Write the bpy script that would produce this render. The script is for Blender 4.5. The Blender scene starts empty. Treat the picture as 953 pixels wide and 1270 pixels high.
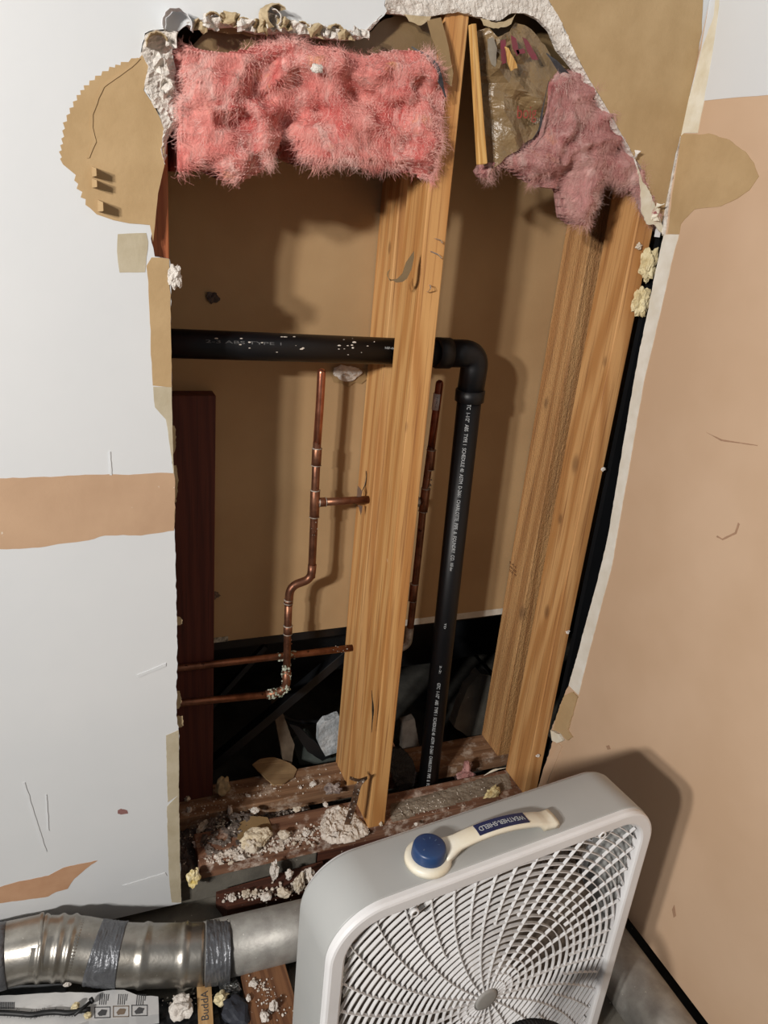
import bpy, bmesh, math, random
from mathutils import Vector, Matrix, noise
from mathutils.geometry import tessellate_polygon
PI = math.pi
random.seed(7)
C = bpy.context.scene.collection
S = bpy.context.scene

# ------------------------------------------------------------------ camera
CH = 1.40                                   # lens height above the floor
F = 954.0
U = Vector((229, 2365, 954)).normalized()   # up, along the wall and out of the wall, in lens axes
W = Vector((2424, 150, -954)); W = (W - U * W.dot(U)).normalized()
N = W.cross(U)
cd = bpy.data.cameras.new('camera'); cam = bpy.data.objects.new('camera', cd); C.objects.link(cam)
R = Matrix(((W.x, W.y, W.z), (-N.x, -N.y, -N.z), (U.x, U.y, U.z)))
cam.matrix_world = Matrix.Translation((0, 0, CH)) @ R.to_4x4()
cd.sensor_fit = 'VERTICAL'; cd.sensor_height = 24; cd.lens = F / 1270 * 24; cd.clip_start = 0.02
S.camera = cam

# ------------------------------------------------------------------ light
wd = bpy.data.worlds.new('world'); S.world = wd; wd.use_nodes = True
bg = wd.node_tree.nodes['Background']; bg.inputs[0].default_value = (0.86, 0.92, 1.0, 1); bg.inputs[1].default_value = 0.15
def lamp(name, loc, power, rad, col, aim):
    l = bpy.data.lights.new(name, 'SPOT'); l.energy = power; l.shadow_soft_size = rad; l.color = col
    l.spot_size = math.radians(128); l.spot_blend = 1.0
    o = bpy.data.objects.new(name, l); o.location = loc; C.objects.link(o)
    o.rotation_euler = (Vector(aim) - Vector(loc)).to_track_quat('-Z', 'Y').to_euler()
# two shaded lamps to the left of the camera, a little above head height
lamp('lamp_light', (-2.10, -1.14, 2.22), 246, 0.075, (1.0, 0.955, 0.905), (.5, 1.2, 1.95))
lamp('lamp_light', (-2.08, -0.80, 1.93), 264, 0.075, (1.0, 0.955, 0.905), (.5, 1.2, 1.95))
S.view_settings.view_transform = 'Standard'; S.view_settings.look = 'None'
S.view_settings.gamma = 1; S.view_settings.use_curve_mapping = False
S.view_settings.exposure = 0.0

# ------------------------------------------------------------------ helpers
def ray(x, y):
    r = Vector((x - 476.5, 635 - y, -F)); return Vector((r.dot(W), -r.dot(N), r.dot(U)))
def aY(x, y, Y): r = ray(x, y); r = r * (Y / r.y); return Vector((r.x, r.y, r.z + CH))
def aX(x, y, X): r = ray(x, y); r = r * (X / r.x); return Vector((r.x, r.y, r.z + CH))
def aZ(x, y, z): r = ray(x, y); r = r * ((z - CH) / r.z); return Vector((r.x, r.y, r.z + CH))

def lin(c):
    f = lambda v: v / 12.92 if v <= 0.04045 else ((v + 0.055) / 1.055) ** 2.4
    return tuple(f(v / 255) for v in c) + (1,)
def newmat(name):
    m = bpy.data.materials.new(name); m.use_nodes = True
    return m, m.node_tree.nodes, m.node_tree.links, m.node_tree.nodes['Principled BSDF']
def coord(n, l, sc=(1, 1, 1)):
    t = n.new('ShaderNodeTexCoord'); mp = n.new('ShaderNodeMapping'); mp.inputs['Scale'].default_value = sc
    l.new(t.outputs['Object'], mp.inputs['Vector']); return mp.outputs['Vector']
def nz(n, l, v, scale, detail=4, rough=.55, dist=0):
    t = n.new('ShaderNodeTexNoise'); t.inputs['Scale'].default_value = scale; t.inputs['Detail'].default_value = detail
    t.inputs['Roughness'].default_value = rough; t.inputs['Distortion'].default_value = dist
    l.new(v, t.inputs['Vector']); return t.outputs['Fac']
def ramp(n, l, f, a, b, ca=(0, 0, 0, 1), cb=(1, 1, 1, 1)):
    r = n.new('ShaderNodeValToRGB'); e = r.color_ramp.elements
    e[0].position = a; e[1].position = b; e[0].color = ca; e[1].color = cb
    l.new(f, r.inputs['Fac']); return r.outputs['Color']
def mixc(n, l, f, a, b):
    m = n.new('ShaderNodeMix'); m.data_type = 'RGBA'
    if isinstance(f, (int, float)): m.inputs['Factor'].default_value = f
    else: l.new(f, m.inputs['Factor'])
    for k, s in (('A', a), ('B', b)):
        i = [q for q in m.inputs if q.name == k and q.type == 'RGBA'][0]
        if isinstance(s, tuple): i.default_value = s
        else: l.new(s, i)
    return [q for q in m.outputs if q.type == 'RGBA'][0]
def bumpn(n, l, bs, f, st, dist=.002, prev=None):
    b = n.new('ShaderNodeBump'); b.inputs['Strength'].default_value = st; b.inputs['Distance'].default_value = dist
    l.new(f, b.inputs['Height'])
    if prev: l.new(prev, b.inputs['Normal'])
    l.new(b.outputs['Normal'], bs.inputs['Normal']); return b.outputs['Normal']
def mat(name, c1, c2=None, scale=20, rough=.7, bump=.2, bscale=80, metal=0, sc=(1, 1, 1), spec=.5, lo=.35, hi=.65, speck=None, dist=.002, detail=4):
    m, n, l, bs = newmat(name); v = coord(n, l, sc)
    c = mixc(n, l, ramp(n, l, nz(n, l, v, scale, detail), lo, hi), lin(c1), lin(c2 or c1))
    if speck:
        sv = coord(n, l); f = ramp(n, l, nz(n, l, sv, speck[1], 3, .6), speck[2], speck[2] + .04)
        c = mixc(n, l, f, c, lin(speck[0]))
    l.new(c, bs.inputs['Base Color'])
    bs.inputs['Roughness'].default_value = rough; bs.inputs['Metallic'].default_value = metal
    bs.inputs['Specular IOR Level'].default_value = spec
    if bump: bumpn(n, l, bs, nz(n, l, v, bscale, 5, .6), bump, dist)
    return m
def wood(name, c1, c2, c3, axis=2, wscale=34, distort=7, knots=(), dust=None, rough=.6, along=.055, saw=False):
    """c1 light, c2 ring, c3 dark streak; grain runs along axis"""
    m, n, l, bs = newmat(name)
    sc = [1, 1, 1]; sc[axis] = along; v = coord(n, l, tuple(sc))
    w = n.new('ShaderNodeTexWave'); w.bands_direction = 'DIAGONAL'; w.inputs['Scale'].default_value = wscale
    w.inputs['Distortion'].default_value = distort; w.inputs['Detail'].default_value = 2.5; w.inputs['Detail Scale'].default_value = 1.3
    w.inputs['Detail Roughness'].default_value = .5; l.new(v, w.inputs['Vector'])
    c = mixc(n, l, ramp(n, l, w.outputs['Fac'], .25, .95), lin(c1), lin(c2))
    sc2 = [1, 1, 1]; sc2[axis] = .02; v2 = coord(n, l, tuple(sc2))
    c = mixc(n, l, ramp(n, l, nz(n, l, v2, 260, 3), .52, .72, (0, 0, 0, 1), (.75, .75, .75, 1)), c, lin(c3))
    sc3 = [1, 1, 1]; sc3[axis] = .3; v3 = coord(n, l, tuple(sc3))
    c = mixc(n, l, ramp(n, l, nz(n, l, v3, 9, 3), .4, .75, (0, 0, 0, 1), (.55, .55, .55, 1)), c, lin(c2))
    for (kx, ky, kz, kr) in knots:
        t = n.new('ShaderNodeTexCoord'); mp = n.new('ShaderNodeMapping'); mp.vector_type = 'POINT'
        mp.inputs['Location'].default_value = (-kx, -ky, -kz * .55); mp.inputs['Scale'].default_value = (1, 1, .55)
        l.new(t.outputs['Object'], mp.inputs['Vector'])
        g = n.new('ShaderNodeVectorMath'); g.operation = 'LENGTH'; l.new(mp.outputs['Vector'], g.inputs[0])
        rr = ramp(n, l, g.outputs['Value'], kr * .45, kr, (.55, .55, .55, 1), (0, 0, 0, 1))
        c = mixc(n, l, rr, c, lin(tuple(int(q * .72) for q in c3)))
    if dust:
        dv = coord(n, l); f = ramp(n, l, nz(n, l, dv, dust[1], 6, .7), dust[2], dust[2] + dust[3])
        c = mixc(n, l, f, c, lin(dust[0]))
    l.new(c, bs.inputs['Base Color']); bs.inputs['Roughness'].default_value = rough
    p = bumpn(n, l, bs, nz(n, l, v2, 240, 3), .25, .001)
    if saw:
        sc4 = [1, 1, 1]; sc4[axis] = .35; v4 = coord(n, l, tuple(sc4))
        bumpn(n, l, bs, nz(n, l, v4, 260, 4, .7), 1.0, .004, p)
    return m

def link(name, me, m=None, parent=None, smooth=False):
    o = bpy.data.objects.new(name, me); C.objects.link(o)
    if m is not None:
        for q in (m if isinstance(m, (list, tuple)) else [m]): me.materials.append(q)
    if smooth:
        for p in me.polygons: p.use_smooth = True
    if parent:
        o.parent = parent; o.matrix_parent_inverse = Matrix.Translation(parent.location).inverted() if parent.rotation_euler.z == 0 and parent.rotation_euler.x == 0 and parent.rotation_euler.y == 0 else Matrix.Identity(4)
    return o
def fin(name, bm, m=None, parent=None, smooth=False, origin=None, local=False):
    """mesh given in world coordinates; the origin is put at its base centre (or where asked)"""
    bmesh.ops.recalc_face_normals(bm, faces=bm.faces)
    me = bpy.data.meshes.new(name)
    if local:
        bm.to_mesh(me); bm.free(); o = link(name, me, m, None, smooth); o.parent = parent; return o
    if origin is None:
        xs = [v.co.x for v in bm.verts]; ys = [v.co.y for v in bm.verts]; zs = [v.co.z for v in bm.verts]
        origin = Vector(((min(xs) + max(xs)) / 2, (min(ys) + max(ys)) / 2, min(zs)))
    origin = Vector(origin)
    bmesh.ops.translate(bm, verts=bm.verts, vec=-origin)
    bm.to_mesh(me); bm.free()
    o = link(name, me, m, None, smooth)
    if parent:
        o.parent = parent; q = parent; w = Vector((0, 0, 0))
        while q: w += q.location; q = q.parent
        o.location = origin - w
    else: o.location = origin
    return o
def tag(o, label, cat, group=None, kind=None):
    if label: o['label'] = label
    if cat: o['category'] = cat
    if group: o['group'] = group
    if kind: o['kind'] = kind
    return o
def empty(name, loc, label, cat, group=None):
    o = bpy.data.objects.new(name, None); C.objects.link(o); o.location = loc; o.empty_display_size = .05
    return tag(o, label, cat, group)
def struct(o): o['kind'] = 'structure'; return o

def add_box(bm, x0, x1, y0, y1, z0, z1, bev=0, cuts=0):
    t = bmesh.new(); bmesh.ops.create_cube(t, size=1)
    for v in t.verts: v.co = Vector(((x0 + x1) / 2 + v.co.x * (x1 - x0), (y0 + y1) / 2 + v.co.y * (y1 - y0), (z0 + z1) / 2 + v.co.z * (z1 - z0)))
    if bev: bmesh.ops.bevel(t, geom=t.edges[:], offset=bev, segments=2, affect='EDGES', profile=.5)
    merge(bm, t)
def merge(bm, t, M=None):
    if M: bmesh.ops.transform(t, matrix=M, verts=t.verts)
    me = bpy.data.meshes.new('tmp'); t.to_mesh(me); t.free(); bm.from_mesh(me); bpy.data.meshes.remove(me)
def box(name, x0, x1, y0, y1, z0, z1, m, parent=None, bev=.0015):
    bm = bmesh.new(); add_box(bm, x0, x1, y0, y1, z0, z1, bev); return fin(name, bm, m, parent)

def ragged(pts, step=.006, amp=.002, seed=0, closed=False):
    rnd = random.Random(seed); out = []
    n = len(pts); rng = range(n if closed else n - 1)
    for i in rng:
        a = Vector(pts[i]); b = Vector(pts[(i + 1) % n]); d = b - a; L = d.length
        k = max(1, int(L / step)); nn = Vector((-d.y, d.x)).normalized() if L > 1e-9 else Vector((0, 0))
        for j in range(k):
            t = j / k; q = a + d * t
            if j > 0 or True:
                s = (noise.noise(Vector((q.x * 60, q.y * 60, seed))) + .7 * noise.noise(Vector((q.x * 220, q.y * 220, seed + 5)))) * amp * 1.6 + rnd.uniform(-.35, .35) * amp
                q = q + nn * s
            out.append(q)
    if not closed: out.append(Vector(pts[-1]))
    return out
def slab2d(pts, mp, t0, t1):
    """pts 2-D outline; mp(u, v, t) gives the 3-D place; a solid plate between t0 and t1"""
    bm = bmesh.new(); n = len(pts)
    A = [bm.verts.new(mp(p[0], p[1], t0)) for p in pts]; B = [bm.verts.new(mp(p[0], p[1], t1)) for p in pts]
    tri = tessellate_polygon([[Vector((p[0], p[1], 0)) for p in pts]])
    for a, b, c in tri:
        try: bm.faces.new((A[a], A[b], A[c])); bm.faces.new((B[c], B[b], B[a]))
        except ValueError: pass
    for i in range(n):
        j = (i + 1) % n
        try: bm.faces.new((A[i], A[j], B[j], B[i]))
        except ValueError: pass
    return bm
mY = lambda u, v, t: Vector((u, t, v))
mX = lambda u, v, t: Vector((t, u, v))
mZ = lambda u, v, t: Vector((u, v, t))
def pxY(pl, Y): return [Vector((aY(x, y, Y).x, aY(x, y, Y).z)) for x, y in pl]
def pxX(pl, X): return [Vector((aX(x, y, X).y, aX(x, y, X).z)) for x, y in pl]
def pxZ(pl, Z): return [Vector((aZ(x, y, Z).x, aZ(x, y, Z).y)) for x, y in pl]

def frames(path):
    T = []
    for i in range(len(path)):
        a = path[max(0, i - 1)]; b = path[min(len(path) - 1, i + 1)]; T.append((b - a).normalized())
    u = T[0].orthogonal().normalized(); out = []
    for i, t in enumerate(T):
        if i:
            q = T[i - 1].rotation_difference(t); u = (q @ u)
            u = (u - t * u.dot(t)).normalized()
        out.append((t, u.copy(), t.cross(u)))
    return out
def sweep(bm, path, rad, seg=20, cap=True):
    path = [Vector(p) for p in path]
    if isinstance(rad, (int, float)): rad = [rad] * len(path)
    fr = frames(path); rings = []
    for p, r, (t, u, w) in zip(path, rad, fr):
        rings.append([bm.verts.new(p + (u * math.cos(2 * PI * k / seg) + w * math.sin(2 * PI * k / seg)) * r) for k in range(seg)])
    for a, b in zip(rings, rings[1:]):
        for k in range(seg): bm.faces.new((a[k], a[(k + 1) % seg], b[(k + 1) % seg], b[k]))
    if cap: bm.faces.new(rings[0][::-1]); bm.faces.new(rings[-1])
    return rings
def arcpath(pts, r, n=8):
    """polyline with its corners rounded to radius r"""
    pts = [Vector(p) for p in pts]; out = [pts[0]]
    for i in range(1, len(pts) - 1):
        a, b, c = pts[i - 1], pts[i], pts[i + 1]
        d0 = (a - b).normalized(); d1 = (c - b).normalized(); rr = min(r, (a - b).length * .49, (c - b).length * .49)
        p0 = b + d0 * rr; p1 = b + d1 * rr
        for k in range(n + 1):
            t = k / n; out.append(p0.lerp(b, t).lerp(b.lerp(p1, t), t))
    out.append(pts[-1]); return out
def lathe(bm, prof, M=None, seg=40):
    t = bmesh.new(); rings = []
    for r, z in prof:
        if r < 1e-6: rings.append([t.verts.new((0, 0, z))])
        else: rings.append([t.verts.new((r * math.cos(2 * PI * k / seg), r * math.sin(2 * PI * k / seg), z)) for k in range(seg)])
    for a, b in zip(rings, rings[1:]):
        for k in range(seg):
            q = (k + 1) % seg
            if len(a) == 1 and len(b) == 1: continue
            if len(a) == 1: t.faces.new((a[0], b[q], b[k]))
            elif len(b) == 1: t.faces.new((a[k], a[q], b[0]))
            else: t.faces.new((a[k], a[q], b[q], b[k]))
    merge(bm, t, M)
def text_bm(body, size, depth=.0002, spacing=1.0, align='LEFT'):
    cu = bpy.data.curves.new('lettering', 'FONT'); cu.body = body; cu.size = size; cu.extrude = depth; cu.space_character = spacing
    cu.align_x = align; cu.align_y = 'CENTER'; cu.resolution_u = 3
    o = bpy.data.objects.new('lettering', cu); C.objects.link(o)
    dg = bpy.context.evaluated_depsgraph_get(); dg.update()
    me = bpy.data.meshes.new_from_object(o.evaluated_get(dg)); bm = bmesh.new(); bm.from_mesh(me)
    bpy.data.objects.remove(o); bpy.data.curves.remove(cu); bpy.data.meshes.remove(me); return bm
def text_on(name, body, size, org, ex, ey, m, parent, length=None, spacing=1.0, depth=.0002):
    """lettering whose line runs along ex and whose letters stand along ey"""
    bm = text_bm(body, size, depth, spacing)
    if length:
        w = max(v.co.x for v in bm.verts); k = length / w
        for v in bm.verts: v.co.x *= k
    ex = Vector(ex).normalized(); ey = Vector(ey); ey = (ey - ex * ey.dot(ex)).normalized(); ez = ex.cross(ey)
    M = Matrix(((ex.x, ey.x, ez.x, org[0]), (ex.y, ey.y, ez.y, org[1]), (ex.z, ey.z, ez.z, org[2]), (0, 0, 0, 1)))
    bmesh.ops.transform(bm, matrix=M, verts=bm.verts)
    return fin(name, bm, m, parent)

# ------------------------------------------------------------------ materials
M_white = mat('white_skim_coat', (214, 216, 217), (206, 209, 211), 3, .55, .3, 10, detail=5, lo=.3, hi=.75)
M_tan = mat('tan_wall_paint', (203, 174, 146), (195, 165, 136), 4, .5, .12, 45)
M_tanband = mat('tan_patch', (190, 158, 128), (178, 146, 117), 7, .75, .25, 60, speck=((210, 198, 180), 60, .70))
M_paper = mat('brown_drywall_paper', (182, 154, 114), (170, 142, 102), 14, .9, .35, 90, speck=((200, 176, 138), 150, .74))
M_paper2 = mat('pale_drywall_paper', (188, 178, 155), (170, 158, 132), 18, .9, .35, 90)
M_gyp = mat('broken_gypsum', (232, 226, 218), (205, 196, 186), 60, .95, 1.0, 120, dist=.006)
M_mud = mat('joint_compound', (226, 221, 205), (208, 198, 172), 25, .8, .4, 70)
M_torn = mat('torn_paper_edge', (190, 172, 140), (150, 128, 92), 30, .9, .5, 120)
M_back = mat('brown_board_back', (174, 145, 106), (162, 132, 94), 4, .85, .12, 160)
M_conc = mat('concrete', (118, 114, 104), (92, 88, 80), 12, .95, .8, 60, speck=((190, 184, 172), 110, .70))
M_cdust = mat('dusty_concrete', (150, 138, 122), (112, 98, 82), 16, .95, .8, 80, speck=((214, 204, 190), 130, .66))
M_dark = mat('black_plastic_and_light_blocks', (16, 18, 21), (10, 11, 13), 6, .5, .15, 30)  # also on the added panels that shut light out
M_sheet = mat('black_sheet', (26, 28, 32), (18, 19, 22), 10, .45, .6, 22, speck=((150, 146, 138), 120, .74), dist=.006)
M_abs = mat('black_pipe_plastic', (10, 11, 14), (15, 15, 18), 8, .46, .1, 40, spec=.35, speck=((150, 150, 150), 140, .79))
M_print = mat('white_print', (172, 176, 178), rough=.7, bump=0)
M_cop = mat('aged_copper', (150, 104, 80), (104, 68, 52), 35, .42, .2, 120, metal=.8, speck=((70, 46, 36), 60, .66))
M_copnew = mat('bright_copper', (200, 136, 108), (168, 104, 80), 40, .30, .1, 120, metal=.9)
M_solder = mat('solder', (188, 180, 168), (136, 126, 114), 90, .4, .4, 200, metal=.3)
M_crust = mat('pale_green_crust', (196, 200, 184), (120, 132, 112), 90, .9, 1, 160, dist=.004)
M_galv = mat('galvanised_steel', (178, 174, 166), (150, 145, 136), 26, .33, .12, 160, metal=.9, speck=((196, 192, 182), 170, .68))
M_galvd = mat('dusty_galvanised_steel', (168, 166, 160), (146, 143, 138), 40, .5, .2, 160, metal=.45, speck=((190, 188, 180), 160, .68))
M_tape = mat('silver_duct_tape', (112, 114, 118), (92, 94, 98), 20, .36, .8, 26, metal=.45, dist=.008)
M_foam = mat('cream_foam', (226, 214, 176), (200, 182, 136), 50, .9, .8, 130, dist=.004)
M_yfoam = mat('yellow_foam', (214, 190, 110), (232, 222, 190), 60, .9, .8, 130, dist=.004)
M_plas = mat('plaster_chunk', (214, 204, 188), (186, 172, 150), 50, .95, .8, 110, dist=.004)
M_crumb = mat('plaster_crumbs', (222, 214, 204), (196, 184, 170), 50, .95, .3, 110)
M_kraft = mat('kraft_paper', (128, 106, 74), (108, 88, 60), 9, .5, .5, 24, spec=.5, dist=.004)
M_kraftl = mat('pale_kraft_paper', (150, 124, 86), (128, 104, 70), 9, .6, .4, 24, dist=.004)
M_tar = mat('black_facing_edge', (26, 26, 30), (60, 58, 62), 60, .6, .5, 90)
def fluff(name, a, b, c, d, bump=1.0):
    """wool: a body, b deep, c pale wisps, d ochre binder spots"""
    m, n, l, bs = newmat(name); v = coord(n, l); v2 = coord(n, l, (1, 1, .45))
    col = mixc(n, l, ramp(n, l, nz(n, l, v, 15, 6, .6, .8), .40, .62), lin(a), lin(b))
    col = mixc(n, l, ramp(n, l, nz(n, l, v2, 26, 7, .65, 1.5), .50, .68, (0, 0, 0, 1), (.85, .85, .85, 1)), col, lin(c))
    col = mixc(n, l, ramp(n, l, nz(n, l, coord(n, l, (1, 1, 1.2)), 21, 3), .66, .74, (0, 0, 0, 1), (.7, .7, .7, 1)), col, lin(d))
    l.new(col, bs.inputs['Base Color']); bs.inputs['Roughness'].default_value = 1; bs.inputs['Specular IOR Level'].default_value = .1
    if bump: bumpn(n, l, bs, nz(n, l, v2, 90, 7, .7, 1.2), bump, .008)
    return m
M_pink = fluff('pink_fibreglass', (232, 152, 142), (208, 104, 98), (242, 200, 190), (230, 160, 112))
M_pinkf = fluff('pink_fibres', (240, 186, 176), (226, 142, 134), (246, 214, 206), (236, 178, 140), 0)
M_pink2 = fluff('faded_pink_fibreglass', (208, 158, 152), (168, 102, 100), (228, 196, 188), (210, 148, 122))
M_pinkf2 = fluff('faded_pink_fibres', (216, 176, 168), (184, 126, 122), (228, 200, 192), (210, 156, 130), 0)
M_fangrey = mat('grey_fan_plastic', (170, 171, 169), (162, 164, 163), 5, .42, .05, 30, speck=((146, 150, 150), 30, .78))
M_fanwhite = mat('white_fan_plastic', (226, 226, 227), (218, 217, 217), 8, .4, .05, 30)
M_fandull = mat('dusty_fan_plastic', (112, 100, 88), (84, 74, 64), 30, .7, .3, 120)
M_cream = mat('cream_handle_plastic', (228, 224, 210), (218, 208, 184), 22, .4, .05, 30)
M_navy = mat('navy_plastic', (34, 62, 104), (28, 52, 92), 20, .38, .05, 60)
M_label = mat('navy_label', (26, 36, 78), (22, 30, 68), 20, .5, 0)
M_metal = mat('dark_metal', (120, 112, 100), (60, 54, 48), 60, .45, .5, 120, metal=.8)
M_rust = mat('rusty_steel', (110, 82, 60), (60, 44, 36), 60, .6, .6, 120, metal=.5, speck=((220, 214, 206), 140, .60))
M_bag = mat('white_printed_bag', (214, 214, 212), (190, 190, 190), 9, .5, .3, 20, dist=.004)
M_ink = mat('grey_ink', (70, 70, 72), bump=0)
M_red = mat('red_ink', (150, 62, 52), (128, 60, 48), 60, .7, 0)
M_mag = mat('maroon_ink', (122, 42, 62), (110, 62, 60), 60, .7, 0)
M_ribbed = mat('black_ribbed_surface', (20, 20, 22), (32, 32, 34), 80, .8, .6, 160)
M_tub = mat('dark_tub_shell', (24, 28, 32), (14, 16, 20), 6, .6, .3, 40, speck=((70, 74, 72), 60, .74))
W_centre = wood('golden_pine', (206, 158, 100), (182, 128, 72), (130, 80, 42), wscale=14, distort=8, along=.08, knots=[(-.02, -.045, .93, .006)], dust=((228, 208, 178), 24, .68, .08))
W_cback = wood('pale_pine', (206, 160, 104), (184, 132, 78), (118, 74, 42), wscale=18, distort=4, knots=[(-.02, -.02, 1.22, .008)])
W_right = wood('knotty_pine', (204, 156, 102), (178, 126, 74), (126, 80, 46), wscale=12, distort=9, along=.10,
               knots=[(-.02, .0, .83, .014), (-.02, .015, .70, .009), (-.02, .0, .48, .012), (-.02, -.03, 1.05, .006)])
W_rback = wood('rough_sawn_pine', (198, 152, 100), (172, 124, 76), (116, 76, 46), wscale=15, distort=5, knots=[(-.02, .01, .92, .009), (-.02, -.04, .42, .014)], saw=True)
W_left = wood('orange_brown_pine', (168, 98, 56), (140, 74, 40), (96, 48, 28), wscale=30)
W_red = wood('dark_red_brown_board', (92, 44, 32), (78, 34, 26), (54, 24, 20), wscale=26, rough=.75)
W_plate = wood('dusty_brown_plate', (148, 114, 86), (122, 90, 66), (88, 60, 44), axis=0, wscale=22, distort=4, dust=((196, 178, 160), 26, .52, .16))
W_plate2 = wood('red_brown_plate', (134, 98, 76), (112, 78, 60), (84, 54, 42), axis=0, wscale=22, distort=4, dust=((206, 190, 176), 30, .52, .16))
W_low = wood('dark_brown_plate', (84, 48, 34), (68, 38, 28), (46, 26, 20), axis=0, dust=((190, 176, 160), 60, .66, .05))
W_joist = wood('brown_joist', (128, 88, 58), (104, 68, 44), (74, 46, 32), axis=1, dust=((214, 204, 190), 90, .66, .04))
W_stick = wood('pale_stir_stick', (196, 160, 112), (180, 142, 94), (150, 112, 72), axis=1)
W_split = wood('split_yellow_pine', (214, 172, 106), (188, 140, 74), (140, 94, 46), wscale=50)

# ================================================================== the setting
YF = 1.195; YB = 1.210          # faces of the opened wallboard
# outline of the torn opening, from the left foot clockwise (pixels on the wall's face)
gL_out = [(204,205),(200,185),(203,160),(200,146),(190,128),(179,106),(184,82),(175,66),(181,42),(190,38)]
gL_in = [(206,196),(207,175),(222,148),(219,125),(216,98),(219,85),(213,62),(218,42),(222,40)]
edge_left = [(225,1120),(223,1060),(221,1000),(222,912),(219,880),(220,800),(218,700),(216,640),(214,560),(213,480),(212,400),(212,330),(210,322),(192,319),(188,296),(191,270),(193,240),(197,212)]
edge_top = [(206,36),(222,40),(232,30),(245,36),(258,28),(272,30),(290,22),(305,24),(318,30),(330,20),(345,34),(365,32),(385,40),(402,44),(425,44),(452,42),(462,30),(476,18)]
g_out = [(480,14),(478,6),(480,-8),(500,-30),(560,-36),(620,-34),(660,-26),(676,-6),(686,8),(694,22),(702,40),(714,66),(730,96),(748,126),(762,150),(780,182),(797,212),(806,236)]
g_in = [(478,16),(500,18),(522,24),(545,18),(570,15),(596,22),(612,26),(620,26),(634,16),(652,16),(668,24),(682,38),(692,62),(704,76),(724,102),(740,126),(758,156),(779,188),(795,218),(804,240)]
edge_r = [(806,240),(812,262),(820,282)]
def wall_pts():
    o = [Vector((-1.7, .03)), Vector((-1.7, 2.45)), Vector((1.0, 2.45)), Vector((1.0, 1.385))]
    o += ragged(pxY([(820,284)] + edge_r[::-1][1:], YF), .006, .001, 3)
    o += ragged(pxY(g_out[::-1], YF), .006, .0012, 4)
    o += ragged(pxY(edge_top[::-1], YF), .005, .0022, 5)
    o += ragged(pxY(gL_out[::-1], YF), .005, .0016, 6)
    o += ragged(pxY(edge_left[::-1], YF), .006, .0010, 7)
    p = aY(0, 1140, YF)
    return o
wall = struct(fin('wall_back', slab2d(wall_pts(), mY, YF, YB), [M_white]))
wcount = [0]
def patch(name, pl, m, th=.0007, amp=.0012, step=.005, seed=1, label=None, Y=YF, parent=None, lift=0):
    pts = ragged(pxY(pl, Y), step, amp, seed, True)
    o = fin(name, slab2d(pts, mY, Y - th - lift, Y - lift + .0002), m, parent or wall)
    if label: o['label'] = label
    return o
# torn face paper on the left, with the serrated edge a trowel left
serr = []
ser_line = [(176,68),(150,77),(136,83),(118,94),(104,106),(95,118),(86,134),(78,152),(76,172),(73,188),(76,206)]
for i in range(len(ser_line) - 1):
    a, b = ser_line[i], ser_line[i + 1]
    for k in range(2):
        t = k / 2; serr.append((a[0] + (b[0] - a[0]) * t, a[1] + (b[1] - a[1]) * t)); serr.append((a[0] + (b[0] - a[0]) * (t + .25) + 3, a[1] + (b[1] - a[1]) * (t + .25) + 2.5))
patch('torn_paper', [(204,205),(203,160),(198,146),(190,130),(178,112),(184,82),(176,68)] + serr[1:] + [(94,217),(92,224),(97,228),(95,234),(102,238),(100,245),(106,247),(106,254),(112,258),(120,266),(140,273),(160,277),(186,279),(190,300),(196,240)], M_paper, .0009, .0003, .01, 2, 'brown torn face paper with a serrated edge')
patch('torn_paper', [(188,319),(210,321),(212,400),(213,480),(190,478),(187,440),(186,400),(184,350),(182,330)], M_paper, .0009, .0006, .01, 3, 'narrow strip of brown torn paper')
patch('paper_tape', [(190,480),(213,480),(214,540),(216,590),(206,520),(192,505)], M_paper2, .0006, .0004, .01, 4, 'pale strip of joint tape')
patch('paper_tape', [(146,290),(181,289),(184,300),(180,338),(148,338),(145,312)], M_paper2, .0005, .0006, .01, 5, 'off-white square patch')
patch('painted_band', [(-60,594),(0,593),(70,591),(120,588),(160,589),(200,586),(216,587),(217,600),(217,640),(216,658),(175,664),(130,664),(110,670),(80,674),(40,680),(0,681),(-60,682)], M_tanband, .0004, .0007, .008, 6, 'tan band left between two skim coats')
patch('painted_scar', [(-40,1106),(0,1100),(20,1094),(60,1086),(78,1076),(100,1071),(121,1067),(106,1078),(92,1090),(84,1102),(70,1106),(60,1112),(30,1116),(0,1120),(-40,1126)], mat('orange_brown_paint', (190, 150, 118), (178, 136, 104), 20), .0004, .0007, .006, 7, 'orange-brown scar of bare paint')
patch('bare_edge', [(207,1000),(222,985),(223,1060),(225,1119),(213,1119),(210,1092),(208,1040)], M_paper2, .0006, .0005, .006, 8, 'pale worn edge of the board')
patch('bare_edge', [(206,912),(222,905),(222,985),(208,995)], M_paper2, .0006, .0005, .006, 18, 'pale worn edge of the board')
patch('torn_paper', [(686,8),(676,-8),(700,-60),(860,-60),(872,0),(870,40),(862,90),(852,150),(846,165),(838,190),(820,284),(812,262),(806,240),(797,212),(780,182),(762,150),(748,126),(730,96),(714,66),(702,40),(694,22)], M_paper, .0008, .0006, .012, 9, 'wide brown torn paper beside the corner')
patch('wrinkle', [(170,72),(160,82),(140,96),(126,106),(120,120),(112,140),(112,160),(115,176),(108,196),(111,196),(119,176),(115,158),(115,142),(123,122),(129,108),(143,98),(163,84),(174,73)], M_paper, .0012, .0004, .006, 10, None, lift=.0008)
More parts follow.
